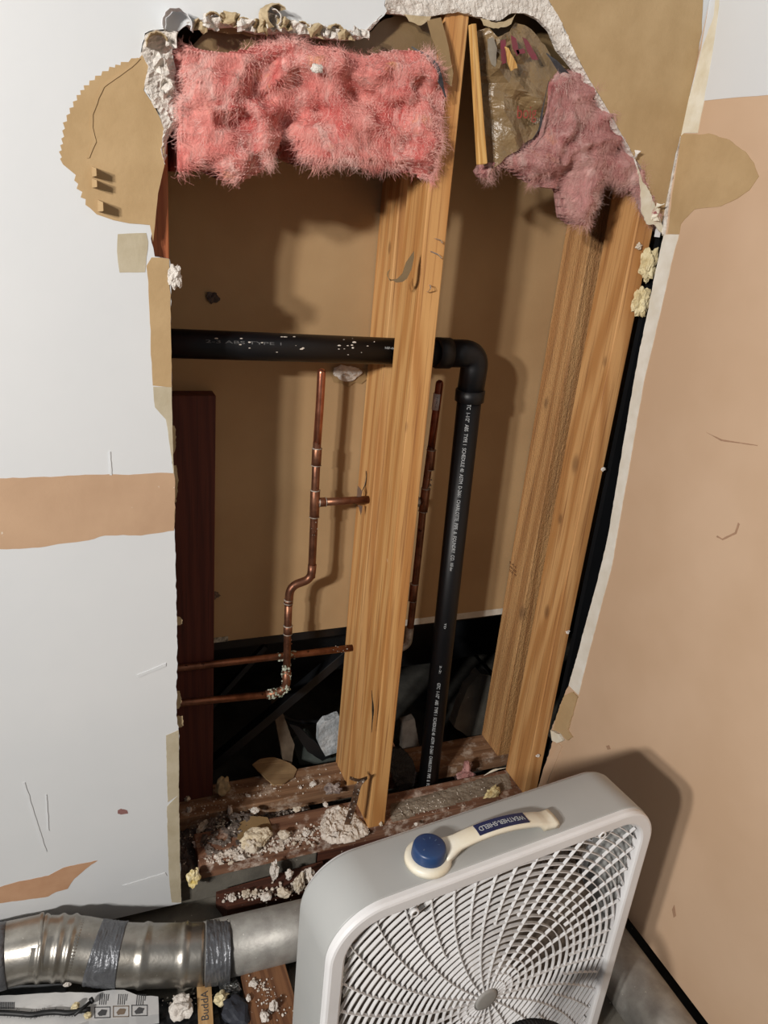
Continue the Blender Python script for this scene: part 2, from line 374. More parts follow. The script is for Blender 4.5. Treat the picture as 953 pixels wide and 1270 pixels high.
# broken gypsum showing along the tear
def loft_strip(name, a, b, Ya, Yb, m, parent, rows=6, amp=.0028, seed=1, step=.004):
    A = pxY(a, Ya); B = pxY(b, Yb)
    def res(P, n):
        L = [0]
        for p, q in zip(P, P[1:]): L.append(L[-1] + (q - p).length)
        out = []; j = 0
        for i in range(n):
            s = L[-1] * i / (n - 1)
            while j < len(P) - 2 and L[j + 1] < s: j += 1
            t = (s - L[j]) / max(1e-9, L[j + 1] - L[j]); out.append(P[j].lerp(P[j + 1], t))
        return out
    n = max(8, int(sum((q - p).length for p, q in zip(A, A[1:])) / step)); A = res(A, n); B = res(B, n)
    bm = bmesh.new(); G = []
    for i in range(n):
        row = []
        for k in range(rows + 1):
            t = k / rows; p = A[i].lerp(B[i], t); y = Ya + (Yb - Ya) * t
            h = noise.noise(Vector((p.x * 90, p.y * 90, seed))) + .8 * noise.noise(Vector((p.x * 260, p.y * 260, seed + 3)))
            row.append(bm.verts.new((p.x + h * amp * .5, y - abs(h) * amp * (1 if 0 < k else .2), p.y + h * amp * .5)))
        row.append(bm.verts.new((B[i].x, YB + .001, B[i].y))); row.append(bm.verts.new((A[i].x, YB + .001, A[i].y)))
        G.append(row)
    for r, q in zip(G, G[1:]):
        m_ = len(r)
        for k in range(m_): bm.faces.new((r[k], r[(k + 1) % m_], q[(k + 1) % m_], q[k]))
    bm.faces.new(G[0]); bm.faces.new(G[-1][::-1])
    return fin(name, bm, m, parent)
loft_strip('gypsum_edge', g_out, g_in, YF - .0005, YF + .009, M_gyp, wall, 9, .0035, 2, .003)
loft_strip('gypsum_edge', gL_out, gL_in, YF - .003, YF + .008, M_gyp, wall, 8, .005, 8, .003)
# curls of torn paper along the upper rim
def curl(cx, cy, rpx, a0, a1, depth, m, tilt=0, Y=YF - .002, seed=1, squash=1):
    c = aY(cx, cy, Y); r = (aY(cx + rpx, cy, Y) - c).length; bm = bmesh.new(); G = []
    for i in range(19):
        a = math.radians(a0 + (a1 - a0) * i / 18); row = []
        for j in range(5):
            y = -depth * j / 4; rr = r * (1 + .12 * noise.noise(Vector((i * .6, j * .8, seed))))
            row.append(bm.verts.new((c.x + rr * math.cos(a) + tilt * y, c.y + y, c.z + rr * math.sin(a) * squash)))
        G.append(row)
    for a, b in zip(G, G[1:]):
        for j in range(4): bm.faces.new((a[j], a[j + 1], b[j + 1], b[j]))
    o = fin('paper_curl', bm, m, wall); md = o.modifiers.new('t', 'SOLIDIFY'); md.thickness = .0012; return o
for a in [(222,34,18,-10,200,.020,M_white,.25), (196,58,14,30,190,.022,M_torn,.1), (268,30,11,40,170,.014,M_torn,.4), (297,33,9,20,150,.014,M_torn,-.3),
          (334,22,13,40,250,.022,M_torn,-.3), (344,26,9,-50,110,.018,M_gyp,.5), (376,38,8,30,150,.012,M_torn,.3), (412,42,9,20,160,.014,M_torn,-.2)]:
    curl(*a, seed=a[0])
def crumple(x, y, w, h, m, seed):
    c = aY(x, y, YF - .004); bm = bmesh.new(); sc_ = .00115; G = []
    for i in range(8):
        row = []
        for j in range(6):
            u = (i / 7 - .5) * w * sc_; v = (j / 5 - .5) * h * sc_; q = Vector((u * 130, v * 130, seed))
            row.append(bm.verts.new((c.x + u + .004 * noise.noise(q), c.y - .006 + .016 * noise.noise(q * .9 + Vector((3, 1, 0))), c.z + v + .004 * noise.noise(q + Vector((7, 7, 7))))))
        G.append(row)
    for a, b in zip(G, G[1:]):
        for j in range(5): bm.faces.new((a[j], a[j + 1], b[j + 1], b[j]))
    o = fin('paper_crumple', bm, m, wall); o.modifiers.new('t', 'SOLIDIFY').thickness = .0014
for k, (x, y, w, h, m) in enumerate([(248,33,16,10,M_torn),(262,28,18,12,M_gyp),(284,25,20,12,M_torn),(306,33,22,12,M_gyp),(322,34,16,14,M_torn),(338,28,16,16,M_gyp),(352,32,18,12,M_torn),
        (372,36,24,10,M_gyp),(390,40,18,12,M_torn),(408,42,20,12,M_gyp),(426,44,22,9,M_torn),(446,42,22,9,M_gyp),(212,48,12,16,M_gyp),(200,78,16,22,M_gyp),(206,110,14,20,M_gyp),(812,262,8,24,M_mud),(786,196,5,22,M_gyp)]):
    crumple(x, y, w, h, m, k * 1.7)
loft_strip('gypsum_edge', [(232,27),(258,24),(290,18),(318,26),(345,29),(385,35),(425,39),(455,36),(474,18)], [(236,36),(256,36),(290,33),(318,42),(345,42),(385,46),(425,50),(450,48),(470,26)], YF - .001, YF + .008, M_gyp, wall, 6, .0045, 21, .003)
patch('paper_lip', [(500,17),(518,20),(535,20),(533,26),(522,32),(508,26)], M_torn, .001, .001, .004, 31, None, Y=YF + .006)
patch('paper_lip', [(596,22),(612,28),(628,26),(640,18),(634,30),(618,36),(600,32)], M_torn, .001, .001, .004, 32, None, Y=YF + .006)
# little tabs of lifted paper on the left
for i, (x, y, w, h) in enumerate([(115,213,7,10), (115,227,8,9), (122,255,9,12)]):
    c = aY(x, y, YF); bm = bmesh.new(); s = .0013; G = []
    for k in range(7):
        t = k / 6; row = []
        for j in (0, 1):
            row.append(bm.verts.new((c.x + t * w * s * .5, c.y - .001 - .022 * math.sin(t * PI / 2), c.z + (j - .5) * h * s * (1 - .3 * t))))
        G.append(row)
    for a, b in zip(G, G[1:]): bm.faces.new((a[0], a[1], b[1], b[0]))
    o = fin('paper_tab', bm, M_paper, wall); o.modifiers.new('t', 'SOLIDIFY').thickness = .0012
# ragged paper fibres hanging along the lower left edge
for i, (x, y, w, h) in enumerate([(215,545,4,34), (218,600,3,46), (216,640,2,30), (223,770,4,10), (222,868,3,22), (225,895,3,14)]):
    patch('paper_lip', [(x - 6, y - h / 2), (x + w * .3, y - h / 2), (x + w, y - h * .1), (x + w * .7, y + h * .3), (x, y + h / 2), (x - 6, y + h / 2)], M_torn, .001, .0012, .003, 40 + i, None, Y=YF + .010)
patch('scuff', [(146,1005),(150,1003),(158,1005),(159,1009),(150,1010),(146,1009)], mat('dull_red_mark', (140, 100, 96)), .0004, .0006, .003, 50)
for i, pl in enumerate([[(28,970),(31,970),(56,1050),(58,1056),(54,1054)], [(57,985),(58,985),(61,1030),(59,1030)], [(152,1098),(205,1082),(207,1086),(172,1096),(158,1099)], [(170,837),(206,822),(206,826),(172,840)], [(135,560),(137,560),(139,589),(136,589)]]):
    patch('trowel_ridge', pl, M_white, .0012, .0006, .004, 60 + i)

# the wall on the right
def wr_pts():
    e = [(880,0),(870,62),(858,110),(846,160),(836,215),(824,290),(818,318),(811,350),(804,388),(793,440),(784,490),(774,550),(764,610),(754,670),(742,720),(728,770),(716,815),(706,850)]
    low = [(702,856),(697,870),(690,890),(684,905),(686,918),(681,935),(676,950),(668,975)]
    pts = [Vector((YF, 2.45))] + [Vector((YF, 1.70))]
    pts += ragged(pxX(e[4:], 1.0), .006, .0012, 11) + ragged(pxX(low, 1.0), .006, .0016, 12)
    pts += [Vector((1.222, .08)), Vector((-1.3, .08)), Vector((-1.3, 2.45))]
    return pts
wall_r = struct(fin('wall_right', slab2d(wr_pts(), mX, 1.0, 1.013), [M_tan]))
def patchX(name, pl, m, th=.0007, amp=.001, step=.006, seed=1, label=None, lift=0, ext=None):
    pts = pxX(pl, 1.0) if ext is None else ext
    o = fin(name, slab2d(ragged(pts, step, amp, seed, True), mX, 1.0 - th - lift, 1.0002 - lift), m, wall_r)
    if label: o['label'] = label
    return o
ptop = [Vector((1.1945, 2.4)), Vector((-1.2, 2.4)), Vector((-1.2, aX(953,118,1.0).z + .02))] + pxX([(953,118),(915,121),(871,125)], 1.0) + pxX([(866,118),(864,165),(846,165),(858,110),(870,62),(880,4)], 1.0)
patchX('skim_coat', None, M_white, .0006, .0006, .02, 3, 'white skim coat on the upper part', ext=ptop)
patchX('torn_paper', [(846,166),(868,167),(880,165),(905,174),(925,188),(936,202),(942,219),(930,236),(915,246),(895,256),(875,258),(862,260),(850,272),(845,278),(843,291),(829,290),(835,240)], M_paper, .0009, .0007, .008, 4, 'leaf-shaped brown torn paper')
patchX('joint_tape', [(871,62),(886,20),(888,0),(893,0),(892,14),(884,70),(874,125),(866,165),(850,165),(846,168),(838,170),(846,152),(862,100)], M_mud, .0010, .0006, .008, 5, 'cream joint compound along the corner')
patchX('joint_tape', [(824,291),(843,291),(836,315),(826,360),(812,420),(800,470),(791,520),(781,580),(770,640),(760,700),(744,760),(726,830),(718,862),(706,850),(716,815),(728,770),(742,720),(754,670),(764,610),(774,550),(784,490),(793,440),(804,388),(811,350),(818,318)], mat('white_corner_compound', (226, 222, 212), (212, 205, 190), 20, .8, .3, 60), .0010, .0007, .007, 6, 'white strip of bare compound at the broken edge')
patchX('torn_paper', [(702,862),(712,858),(718,864),(712,884),(706,905),(712,914),(706,918),(696,908),(688,905),(692,888)], M_paper, .0030, .001, .004, 7, 'brown torn paper lip', lift=.001)
patchX('paper_lip', [(686,905),(696,910),(702,918),(694,921),(688,918)], M_mud, .006, .001, .004, 8, None, lift=.001)
patchX('crease', [(676,950),(690,930),(694,922),(698,926),(690,945),(676,978),(668,980)], M_tan, .002, .0006, .006, 9)
for k, pl in enumerate([[(890,664),(896,668),(912,660),(916,648),(918,650),(914,662),(897,670),(889,666)], [(834,1128),(837,1122),(839,1136),(836,1138)], [(876,536),(896,545),(940,552),(940,553),(895,547)], [(752,925),(756,924),(758,929),(754,930)]]):
    patchX('scuff', pl, mat('faint_scuff', (168, 134, 108), (150, 118, 94), 40), .0004, .0003, .003, 70 + k)
wedge = fin('gypsum_edge', slab2d(ragged(pxX([(843,168),(846,166),(832,240),(826,292),(822,290),(832,222)], 1.0), .005, .0005, 2, True), mX, .9975, 1.0), M_gyp, wall_r)
# paper hanging at the foot of the sloping tear
patch('paper_lip', [(790,205),(796,222),(806,240),(812,255),(820,275),(822,292),(812,280),(802,278),(796,262),(795,240)], M_mud, .002, .0015, .004, 33, 'pale loose paper at the sloping tear', Y=YF - .004)

# studs, plates, back board, floor
back = struct(box('wall_far_side', -1.7, 2.3, 1.442, 1.455, .488, 2.45, M_back, bev=0))
struct(box('floor', -1.7, 2.3, -1.3, 3.1, -.06, 0, M_conc, bev=0))
struct(box('dark_backing_beyond', -1.7, 2.3, 2.6, 2.62, 0, 2.45, M_dark, bev=0))  # added black backing, keeps the space beyond the tub dark
struct(box('light_block_top', -1.72, 2.3, 1.19, 2.62, 2.45, 2.47, M_dark, bev=0))  # added black cap, stops ambient light entering the cavity from above
struct(box('light_block_left', -1.72, -1.7, 1.195, 2.62, 0, 2.45, M_dark, bev=0))  # added black end cap against ambient light leaking in at the left
struct(box('light_block_right_end', 2.3, 2.32, 1.195, 2.62, 0, 2.45, M_dark, bev=0))  # unseen end cap, added so no ambient light leaks in at the right
struct(box('dark_panel_behind_right', 1.013, 2.3, 1.21, 1.222, 0, 2.45, M_dark, bev=0))  # added black panel, makes the gap beside the right stud read dark
struct(box('light_block_side_back', 1.11, 1.125, -1.3, 1.21, 0, 2.45, M_dark, bev=0))  # added unseen panel, encloses the space behind the right wall against ambient light
fb = struct(box('foundation', .12, .44, 1.216, 1.44, 0, .064, M_conc, bev=.003))
# white trim edge under the board in the right bay
t1 = struct(box('trim_1', .62, 1.02, 1.4425, 1.4575, .470, .4875, mat('grimy_white_edge', (216, 212, 200), (190, 184, 172), 22, .7, .3, 60), bev=.001))

def stud(name, x0, x1, y0, y1, z0, z1, m, label, lean=0, cat='stud', seed=0):
    bm = bmesh.new(); add_box(bm, x0, x1, y0, y1, z0, z1, .002)
    for v in bm.verts: v.co.x += lean * (v.co.z - z0) / (z1 - z0)
    return tag(fin(name, bm, m), label, cat)
P1 = .103
stud('wall_stud', .5545, .5945, 1.211, 1.299, P1, 2.44, W_centre, 'golden pine stud in the middle of the opening, in front', lean=-.0225)
stud('wall_stud', .552, .590, 1.351, 1.440, P1, 2.44, W_cback, 'paler pine stud right behind the middle one, torn metal plate on it', lean=-.004)
stud('wall_stud', .957, .995, 1.211, 1.299, P1, 2.44, W_right, 'knotty pine stud along the right edge of the opening')
stud('wall_stud', .963, 1.001, 1.351, 1.440, P1, 2.44, W_rback, 'rough-sawn pine stud left of and behind the knotty right one')
stud('wall_stud', .102, .1405, 1.211, 1.299, .065, 2.44, W_left, 'orange-brown stud showing behind the left edge of the tear')
zt = aY(240, 491, 1.40).z
stud('wall_stud', .14, .243, 1.402, 1.440, P1, zt, W_red, 'short wide dark red-brown board standing in the left corner behind copper pipes')
tag(box('bottom_plate', .185, 1.0, 1.211, 1.300, .0652, P1, W_plate2), 'front bottom plate under the studs, covered in plaster debris', 'bottom plate')
tag(box('bottom_plate', .10, 1.05, 1.351, 1.440, .0652, P1, W_plate), 'rear bottom plate, dusty brown wood with a brown paper flap on it', 'bottom plate')
tag(box('lower_plate', .442, 1.0, 1.220, 1.300, .0, .0648, W_low), 'dark brown board under the front bottom plate, above the duct', 'board')
# dusty mortar bed lying on the front plate, right bay
def bed(name, pl, z0, h, m, label, cat, seed=1, step=.006, kind=None, raw=False, thr=-9):
    pts = [Vector(p) for p in pl] if raw else pxZ(pl, z0); xs = [p.x for p in pts]; ys = [p.y for p in pts]; bm = bmesh.new(); V = {}
    nx = int((max(xs) - min(xs)) / step) + 1; ny = int((max(ys) - min(ys)) / step) + 1
    def inside(x, y):
        c = False; j = len(pts) - 1
        for i in range(len(pts)):
            a, b = pts[i], pts[j]
            if (a.y > y) != (b.y > y) and x < (b.x - a.x) * (y - a.y) / (b.y - a.y) + a.x: c = not c
            j = i
        return c
    def dist(x, y):
        d = 9
        for a, b in zip(pts, pts[1:] + pts[:1]):
            ab = b - a; t = max(0, min(1, ((Vector((x, y)) - a).dot(ab)) / ab.length_squared)); d = min(d, (Vector((x, y)) - a - ab * t).length)
        return d
    for i in range(nx + 1):
        for j in range(ny + 1):
            x = min(xs) + i * step; y = min(ys) + j * step
            if inside(x, y) and noise.noise(Vector((x * 60, y * 60, seed + 2))) + .5 * noise.noise(Vector((x * 170, y * 170, seed))) > thr:
                e = min(1, dist(x, y) / .012); q = Vector((x * 70, y * 70, seed))
                hh = h * e * (.5 + .5 * noise.noise(q) + .5 * noise.noise(q * 3.1)) + .0006
                V[i, j] = bm.verts.new((x, y, z0 + max(.0005, hh)))
    for (i, j), v in list(V.items()):
        if all(k in V for k in ((i + 1, j), (i, j + 1), (i + 1, j + 1))): bm.faces.new((v, V[i + 1, j], V[i + 1, j + 1], V[i, j + 1]))
    bmesh.ops.delete(bm, geom=[v for v in bm.verts if not v.link_faces], context='VERTS')
    ext = bmesh.ops.extrude_face_region(bm, geom=bm.faces[:])
    for g in ext['geom']:
        if isinstance(g, bmesh.types.BMVert): g.co.z = z0 + .0001
    o = fin(name, bm, m); return tag(o, label, cat, kind=kind)
bed('dust_layer', [(482,1012),(484,996),(520,988),(560,976),(600,964),(632,958),(636,978),(600,988),(560,1000),(520,1010)], P1, .004, M_cdust, 'layer of grey-brown mortar dust on the front bottom plate, right bay', 'dust', 3, .004, 'stuff')
bed('plaster_dust', [(396,1022),(404,1004),(420,998),(436,1002),(446,1014),(458,1026),(458,1036),(436,1046),(412,1048),(398,1042)], P1, .012, M_crumb, 'heap of white plaster dust at the foot of the middle stud', 'dust', 5, .003, 'stuff')
bed('plaster_dust', [(262,1068),(270,1050),(290,1046),(320,1048),(350,1040),(372,1036),(392,1030),(396,1044),(360,1054),(320,1062),(290,1070),(268,1074)], P1, .005, M_crumb, 'streak of white plaster dust along the front plate, left bay', 'dust', 9, .002, 'stuff', thr=.02)
bed('plaster_dust', [(484,1012),(500,1002),(514,1004),(516,1012),(500,1018),(486,1020)], P1, .008, M_cdust, 'small dusty heap right of the middle stud', 'dust', 6, .003, 'stuff')
bed('dirt', [(.06,1.222),(.183,1.222),(.183,1.303),(.46,1.303),(.46,1.348),(.06,1.348)], .066, .026, M_dirt := mat('dark_dirt', (116, 106, 98), (78, 68, 62), 40, .95, .8, 120, speck=((200, 192, 182), 110, .62)), 'grey dirt and grit between the two plates', 'dirt', 12, .004, 'stuff', raw=True)
bed('dirt', [(244,1060),(250,1036),(262,1012),(300,1006),(318,1010),(304,1034),(296,1050),(270,1062)], P1, .006, M_dirt, 'grey dirt heaped on the left end of the front plate', 'dirt', 13, .002, 'stuff', thr=-.05)

# ================================================================== bathtub beyond the wall
tb = empty('bathtub', (.6, 1.75, 0), 'black back side of a bathtub in the next room, below the brown board', 'bathtub')
def rail(name, prof, x0, x1, m, parent, n=30, curve=None):
    bm = bmesh.new(); G = []
    for i in range(n + 1):
        x = x0 + (x1 - x0) * i / n; c = curve(x) if curve else 0
        G.append([bm.verts.new((x, y, z + c)) for y, z in prof])
    for a, b in zip(G, G[1:]):
        for k in range(len(prof)): bm.faces.new((a[k], a[(k + 1) % len(prof)], b[(k + 1) % len(prof)], b[k]))
    bm.faces.new(G[0]); bm.faces.new(G[-1][::-1]); return fin(name, bm, m, parent)
rail('tub_rim', [(1.458, .486), (1.462, .455), (1.475, .448), (1.56, .452), (1.56, .47), (1.47, .488)], -.4, 1.5, M_dark, tb)
def shell(u, v):
    # hollow outer side bulging toward the wall, higher at the left end
    x = -.3 + 1.75 * u; a = v * PI / 2
    low = .13 + .10 * max(0, (.42 - x)) + .03 * math.sin(x * 5)
    return Vector((x, 1.63 + .05 * (1 - math.cos(a)) + .25 * v ** 3, .47 - (.47 - low) * math.sin(a * .98)))
bm = bmesh.new(); G = [[bm.verts.new(shell(i / 40, j / 16)) for j in range(17)] for i in range(41)]
for a, b in zip(G, G[1:]):
    for j in range(16): bm.faces.new((a[j], a[j + 1], b[j + 1], b[j]))
o = fin('tub_shell', bm, M_tub, tb, True); o.modifiers.new('t', 'SOLIDIFY').thickness = .006
def bar(name, p, q, w, h, m, parent=None, bev=.001, label=None, cat=None, up=None):
    p = Vector(p); q = Vector(q); d = (q - p); L = d.length; d.normalize()
    upv = Vector(up) if up else Vector((0, 0, 1)); s = d.cross(upv).normalized(); t = s.cross(d)
    bm = bmesh.new(); add_box(bm, 0, L, -w / 2, w / 2, -h / 2, h / 2, bev)
    M = Matrix(((d.x, s.x, t.x, p.x), (d.y, s.y, t.y, p.y), (d.z, s.z, t.z, p.z), (0, 0, 0, 1)))
    bmesh.ops.transform(bm, matrix=M, verts=bm.verts); o = fin(name, bm, m, parent)
    if label: tag(o, label, cat)
    return o
bar('tub_brace', aY(262, 948, 1.50), aY(436, 802, 1.47), .03, .022, M_dark, tb)
bar('tub_brace', aY(258, 880, 1.53), aY(330, 800, 1.50), .02, .012, M_tub, tb)
bm = bmesh.new(); sweep(bm, arcpath([aY(345, 884, 1.56), aY(362, 894, 1.56), aY(395, 896, 1.56), aY(440, 884, 1.56)], .03), .006, 10)
fin('tub_lower_lip', bm, M_tub, tb, True)
# rubble under the tub
def wedge_slab(name, pl, Y, t, m, label, cat, tilt=0, group=None, seed=1):
    pts = ragged(pxY(pl, Y), .008, .001, seed, True); z0 = min(p.y for p in pts)
    o = fin(name, slab2d(pts, lambda u, v, k: Vector((u, k + (v - z0) * tilt, v)), Y, Y + t), m); return tag(o, label, cat, group)
wedge_slab('wood_scrap', [(343,886),(352,884),(367,928),(362,948),(352,946)], 1.47, .016, mat('grey_wood', (120, 108, 92), (96, 84, 70), 30), 'thin greyish wood scrap leaning under the bathtub, behind the paper flap', 'scrap', .3)
wedge_slab('crumpled_paper', [(398,908),(406,900),(424,894),(424,932),(404,938),(396,924)], 1.47, .02, mat('white_crumpled_paper', (190, 194, 196), (140, 146, 150), 30, .7, 1, 40, dist=.01), 'crumpled white paper under the bathtub, left of the middle studs', 'paper', .2)
wedge_slab('dark_strip', [(362,905),(374,908),(410,940),(400,944),(382,934)], 1.47, .008, M_dark, 'dark bent strip under the bathtub beside the white paper', 'strip', .2)
wedge_slab('plastic_scrap', [(366,924),(386,914),(398,930),(420,936),(420,948),(372,950)], 1.50, .008, mat('grey_green_plastic', (78, 84, 80), (60, 66, 62), 20), 'dull grey plastic scrap lying under the bathtub', 'scrap', .3)
wedge_slab('plaster_piece', [(505,905),(520,900),(524,935),(514,960),(500,950)], 1.47, .02, mat('dull_plaster', (120, 112, 104), (96, 88, 80), 30), 'dull plaster piece behind the black drain pipe', 'plaster', .2)
wedge_slab('dusty_rock', [(566,905),(574,890),(590,866),(608,850),(620,852),(615,890),(600,912),(580,914)], 1.465, .03, M_conc, 'dusty grey rubble lump behind the drain pipe in the right bay', 'rubble', .35)
tag(box('dirt_bed', .0, 1.2, 1.46, 2.4, .001, .02, mat('dark_grey_dirt', (74, 72, 66), (50, 48, 44), 16, .95, .8, 60), bev=.004), 'grey dirt bed under the bathtub', 'dirt')

# ================================================================== drain pipe
dp = empty('drain_pipe', (.74, 1.325, .05), 'black plastic drain pipe running across and down behind the studs', 'drain pipe')
YP = 1.325; r = .0243
hl = aY(215, 426, YP); hr = aY(552, 438, YP)
dirh = (hr - hl).normalized(); h0 = hl - dirh * .25
vt = aY(583.5, 486, YP); vb = aY(530, 980, YP); dirv = (vb - vt).normalized(); vb2 = vt + dirv * ((vt.z - .03) / -dirv.z)
bm = bmesh.new(); sweep(bm, [h0, hr + dirh * .015], r, 40); run_h = fin('horizontal_run', bm, M_abs, dp, True)
bm = bmesh.new(); sweep(bm, [vt - dirv * .01, vb2], r, 40); run_v = fin('vertical_run', bm, M_abs, dp, True)
corner = Vector((vt.x - dirv.x * 0, YP, hr.z + .002)); corner = vt + dirv * ((vt.z - hr.z) / -dirv.z * -1) if False else Vector((vt.x + (-dirv.x / dirv.z) * (vt.z - hr.z) * -1, YP, hr.z))
e0 = hr + dirh * .012; e1 = vt + dirv * .0
path = [hr - dirh * .018, hr + dirh * .008] ; rad = [r + .0045] * 2
arc = arcpath([hr + dirh * .010, corner, vt + dirv * .002], .062, 14)[1:-1]
bm = bmesh.new()
sweep(bm, [hr - dirh * .020, hr - dirh * .019, hr + dirh * .009, hr + dirh * .010], [r + .0035, r + .005, r + .005, r + .0015], 40)
sweep(bm, [hr + dirh * .006] + arc + [vt], r + .0022, 40)
sweep(bm, [vt - dirv * .005, vt - dirv * .004, vt + dirv * .018, vt + dirv * .019], [r + .0015, r + .005, r + .005, r + .0035], 40)
fin('elbow', bm, M_abs, dp, True)
# printed lettering, on the side of the pipe turned to the room
tocam = Vector((-.47, -.88, 0)); ev = dirv; sd = Vector((.866, -.5, 0))
def ptext(body, py0, py1, px0, size):
    t0 = (vt.z - aY(px0, py0, YP).z) / -dirv.z; t1 = (vt.z - aY(px0, py1, YP).z) / -dirv.z
    n_ = (tocam - ev * tocam.dot(ev)).normalized()
    org = vt + dirv * t0 + n_ * (r + .0007)
    ey = ev.cross(n_) * -1
    # letters' tops point right
    ey = ey if ey.x > 0 else -ey
    text_on('printed_lettering', body, size, org, ev, ey, M_print, run_v, length=t1 - t0)
ptext('GTC  1-1/2"  ABS  TYPE 1  SCHEDULE 40  ASTM  D-2661  CHARLOTTE  PIPE  &  FOUNDRY  CO.', 494, 688, 580, .0105)
ptext('NSF-dwv', 692, 702, 560, .0090)
ptext('TD', 766, 773, 551, .0065)
ptext('2-2:', 818, 828, 546, .0065)
ptext('GTC  1-1/2"  ABS  TYPE 1  SCHEDULE 40  ASTM  D-2661  CHARLOTTE  PIPE  &  FOUND', 840, 972, 541, .0105)
nh = Vector((0, -.92, .39))
for body, x0, x1, s in (('2-3 ABS TYPE 1', 252, 345, .007), ('NSF-dwv', 472, 486, .006), ('2110', 543, 556, .006)):
    t0 = (aY(x0, 430, YP) - hl).dot(dirh); t1 = (aY(x1, 430, YP) - hl).dot(dirh)
    text_on('printed_lettering', body, s, hl + dirh * t0 + nh * (r + .0007), dirh, Vector((0, .39, .92)), mat('faint_print', (92, 92, 92), bump=0) if s > .006 else M_print, run_h, length=t1 - t0)
# splashes of white plaster on the pipe's upper side
rnd = random.Random(3); bm = bmesh.new()
for k in range(26):
    t = rnd.choice([rnd.uniform(0, .36), rnd.uniform(.28, .36), rnd.uniform(.10, .22)]); a = rnd.uniform(-.2, 1.2)
    q = hl + dirh * t + Vector((0, -math.cos(a), math.sin(a))) * r
    u_ = bmesh.new(); bmesh.ops.create_icosphere(u_, subdivisions=1, radius=rnd.uniform(.0006, .0022)); 
    merge(bm, u_, Matrix.Translation(q) @ Matrix.Diagonal((rnd.uniform(.5, 2.4), .4, rnd.uniform(.4, 1), 1)))
o = fin('plaster_splashes', bm, M_crumb, run_h); o['label'] = 'white plaster splashes'; o['kind'] = 'stuff'

# ================================================================== copper pipes
def pipe_seg(name, pts, rr, m, parent, bend=.014, capend=False, seg=18):
    bm = bmesh.new(); p = arcpath(pts, bend) if len(pts) > 2 else [Vector(q) for q in pts]
    rad = [rr] * len(p)
    if capend:
        d = (p[0] - p[1]).normalized(); ex = [p[0] + d * rr * math.sin(a) for a in (1.45, 1.2, .9, .5)]; rx = [rr * math.cos(a) for a in (1.45, 1.2, .9, .5)]
        p = ex + p; rad = rx + rad
    sweep(bm, p, rad, seg); return fin(name, bm, m, parent, True)
def coupling(a, b, rr, parent, name='coupling', m=None):
    a = Vector(a); b = Vector(b); d = (b - a).normalized()
    bm = bmesh.new(); sweep(bm, [a, a + d * .001, b - d * .001, b], [rr - .0008, rr, rr, rr - .0008], 20); o = fin(name, bm, m or M_cop, parent, True)
    for q in (a, b):
        bm = bmesh.new(); sweep(bm, [q - d * .0012, q, q + d * .0012], [rr - .001, rr + .0008, rr - .001], 20); fin('solder_ring', bm, M_solder, o, True)
    return o
CR = .0080; YA = 1.371
A = lambda x, y: aY(x, y, YA)
pa = empty('copper_riser', A(355, 860), 'left copper riser with capped top, tee and offset bend', 'copper pipe')
pipe_seg('capped_stub', [A(399, 462), A(397, 500), A(393.5, 550)], CR, M_copnew, pa, capend=True)
pipe_seg('riser_pipe', [A(393.5, 548), A(391, 610), A(389, 660), A(386.5, 716)], CR, M_cop, pa)
coupling(A(393.5, 556), A(392.3, 577), CR + .0016, pa)
tee = coupling(A(391.2, 608), A(390, 641), CR + .0018, pa, 'tee_fitting')
pipe_seg('branch_pipe', [A(394, 623), aY(450, 620, YA) + Vector((.012, 0, 0))], CR, M_cop, pa)
coupling(A(396, 623), A(404, 622.5), CR + .0014, pa, 'tee_collar')
pipe_seg('offset_bend', [A(387.5, 700), A(386, 718), A(360, 727), A(358, 750)], CR + .0009, M_cop, pa, .02)
pipe_seg('riser_pipe', [A(358.3, 742), A(357, 780), A(355.5, 846)], CR, M_cop, pa)
coupling(A(358, 744), A(357.8, 748), CR + .0012, pa); coupling(A(357.4, 776), A(357, 786), CR + .0014, pa)
pipe_seg('lower_elbow', [A(355.8, 830), A(355, 856), A(330, 862)], CR + .0014, M_cop, pa, .03)
pipe_seg('horizontal_pipe', [A(332, 861.5), A(228, 871.5), A(150, 880)], CR, M_cop, pa)
def crust(pts, rr, parent, seed=1, n=60, m=None, s=(.0012, .0035), YY=YA):
    rnd = random.Random(seed); bm = bmesh.new()
    P = [A(*p) if YY == YA else aY(*p, YY) for p in pts]
    for k in range(n):
        t = rnd.uniform(0, len(P) - 1.001); i = int(t); q = P[i].lerp(P[i + 1], t - i); a = rnd.uniform(0, 2 * PI)
        d = (P[i + 1] - P[i]).normalized(); u_ = d.orthogonal().normalized(); w = d.cross(u_)
        q = q + (u_ * math.cos(a) + w * math.sin(a)) * rr
        t_ = bmesh.new(); bmesh.ops.create_icosphere(t_, subdivisions=1, radius=rnd.uniform(*s))
        for v in t_.verts: v.co *= rnd.uniform(.7, 1.3)
        merge(bm, t_, Matrix.Translation(q))
    o = fin('corrosion_crust', bm, m or M_crust, parent); o['kind'] = 'stuff'; return o
crust([(355.5, 822), (355, 852), (350, 858), (330, 862)], CR + .001, pa, 4, 150)
crust([(357, 790), (356, 822)], CR, pa, 14, 16, M_cop, (.001, .002))
crust([(389.8, 643), (389, 662)], CR, pa, 5, 10, M_solder, (.0006, .0014))
pb = empty('copper_cross_pipe', aY(330, 818, 1.388), 'level copper pipe crossing behind the left riser into the middle stud', 'copper pipe')
pipe_seg('pipe', [aY(150, 838, 1.3965), aY(228, 828, 1.3935), aY(437, 803.5, 1.3925) + Vector((.01, 0, 0))], CR * .95, M_cop, pb)
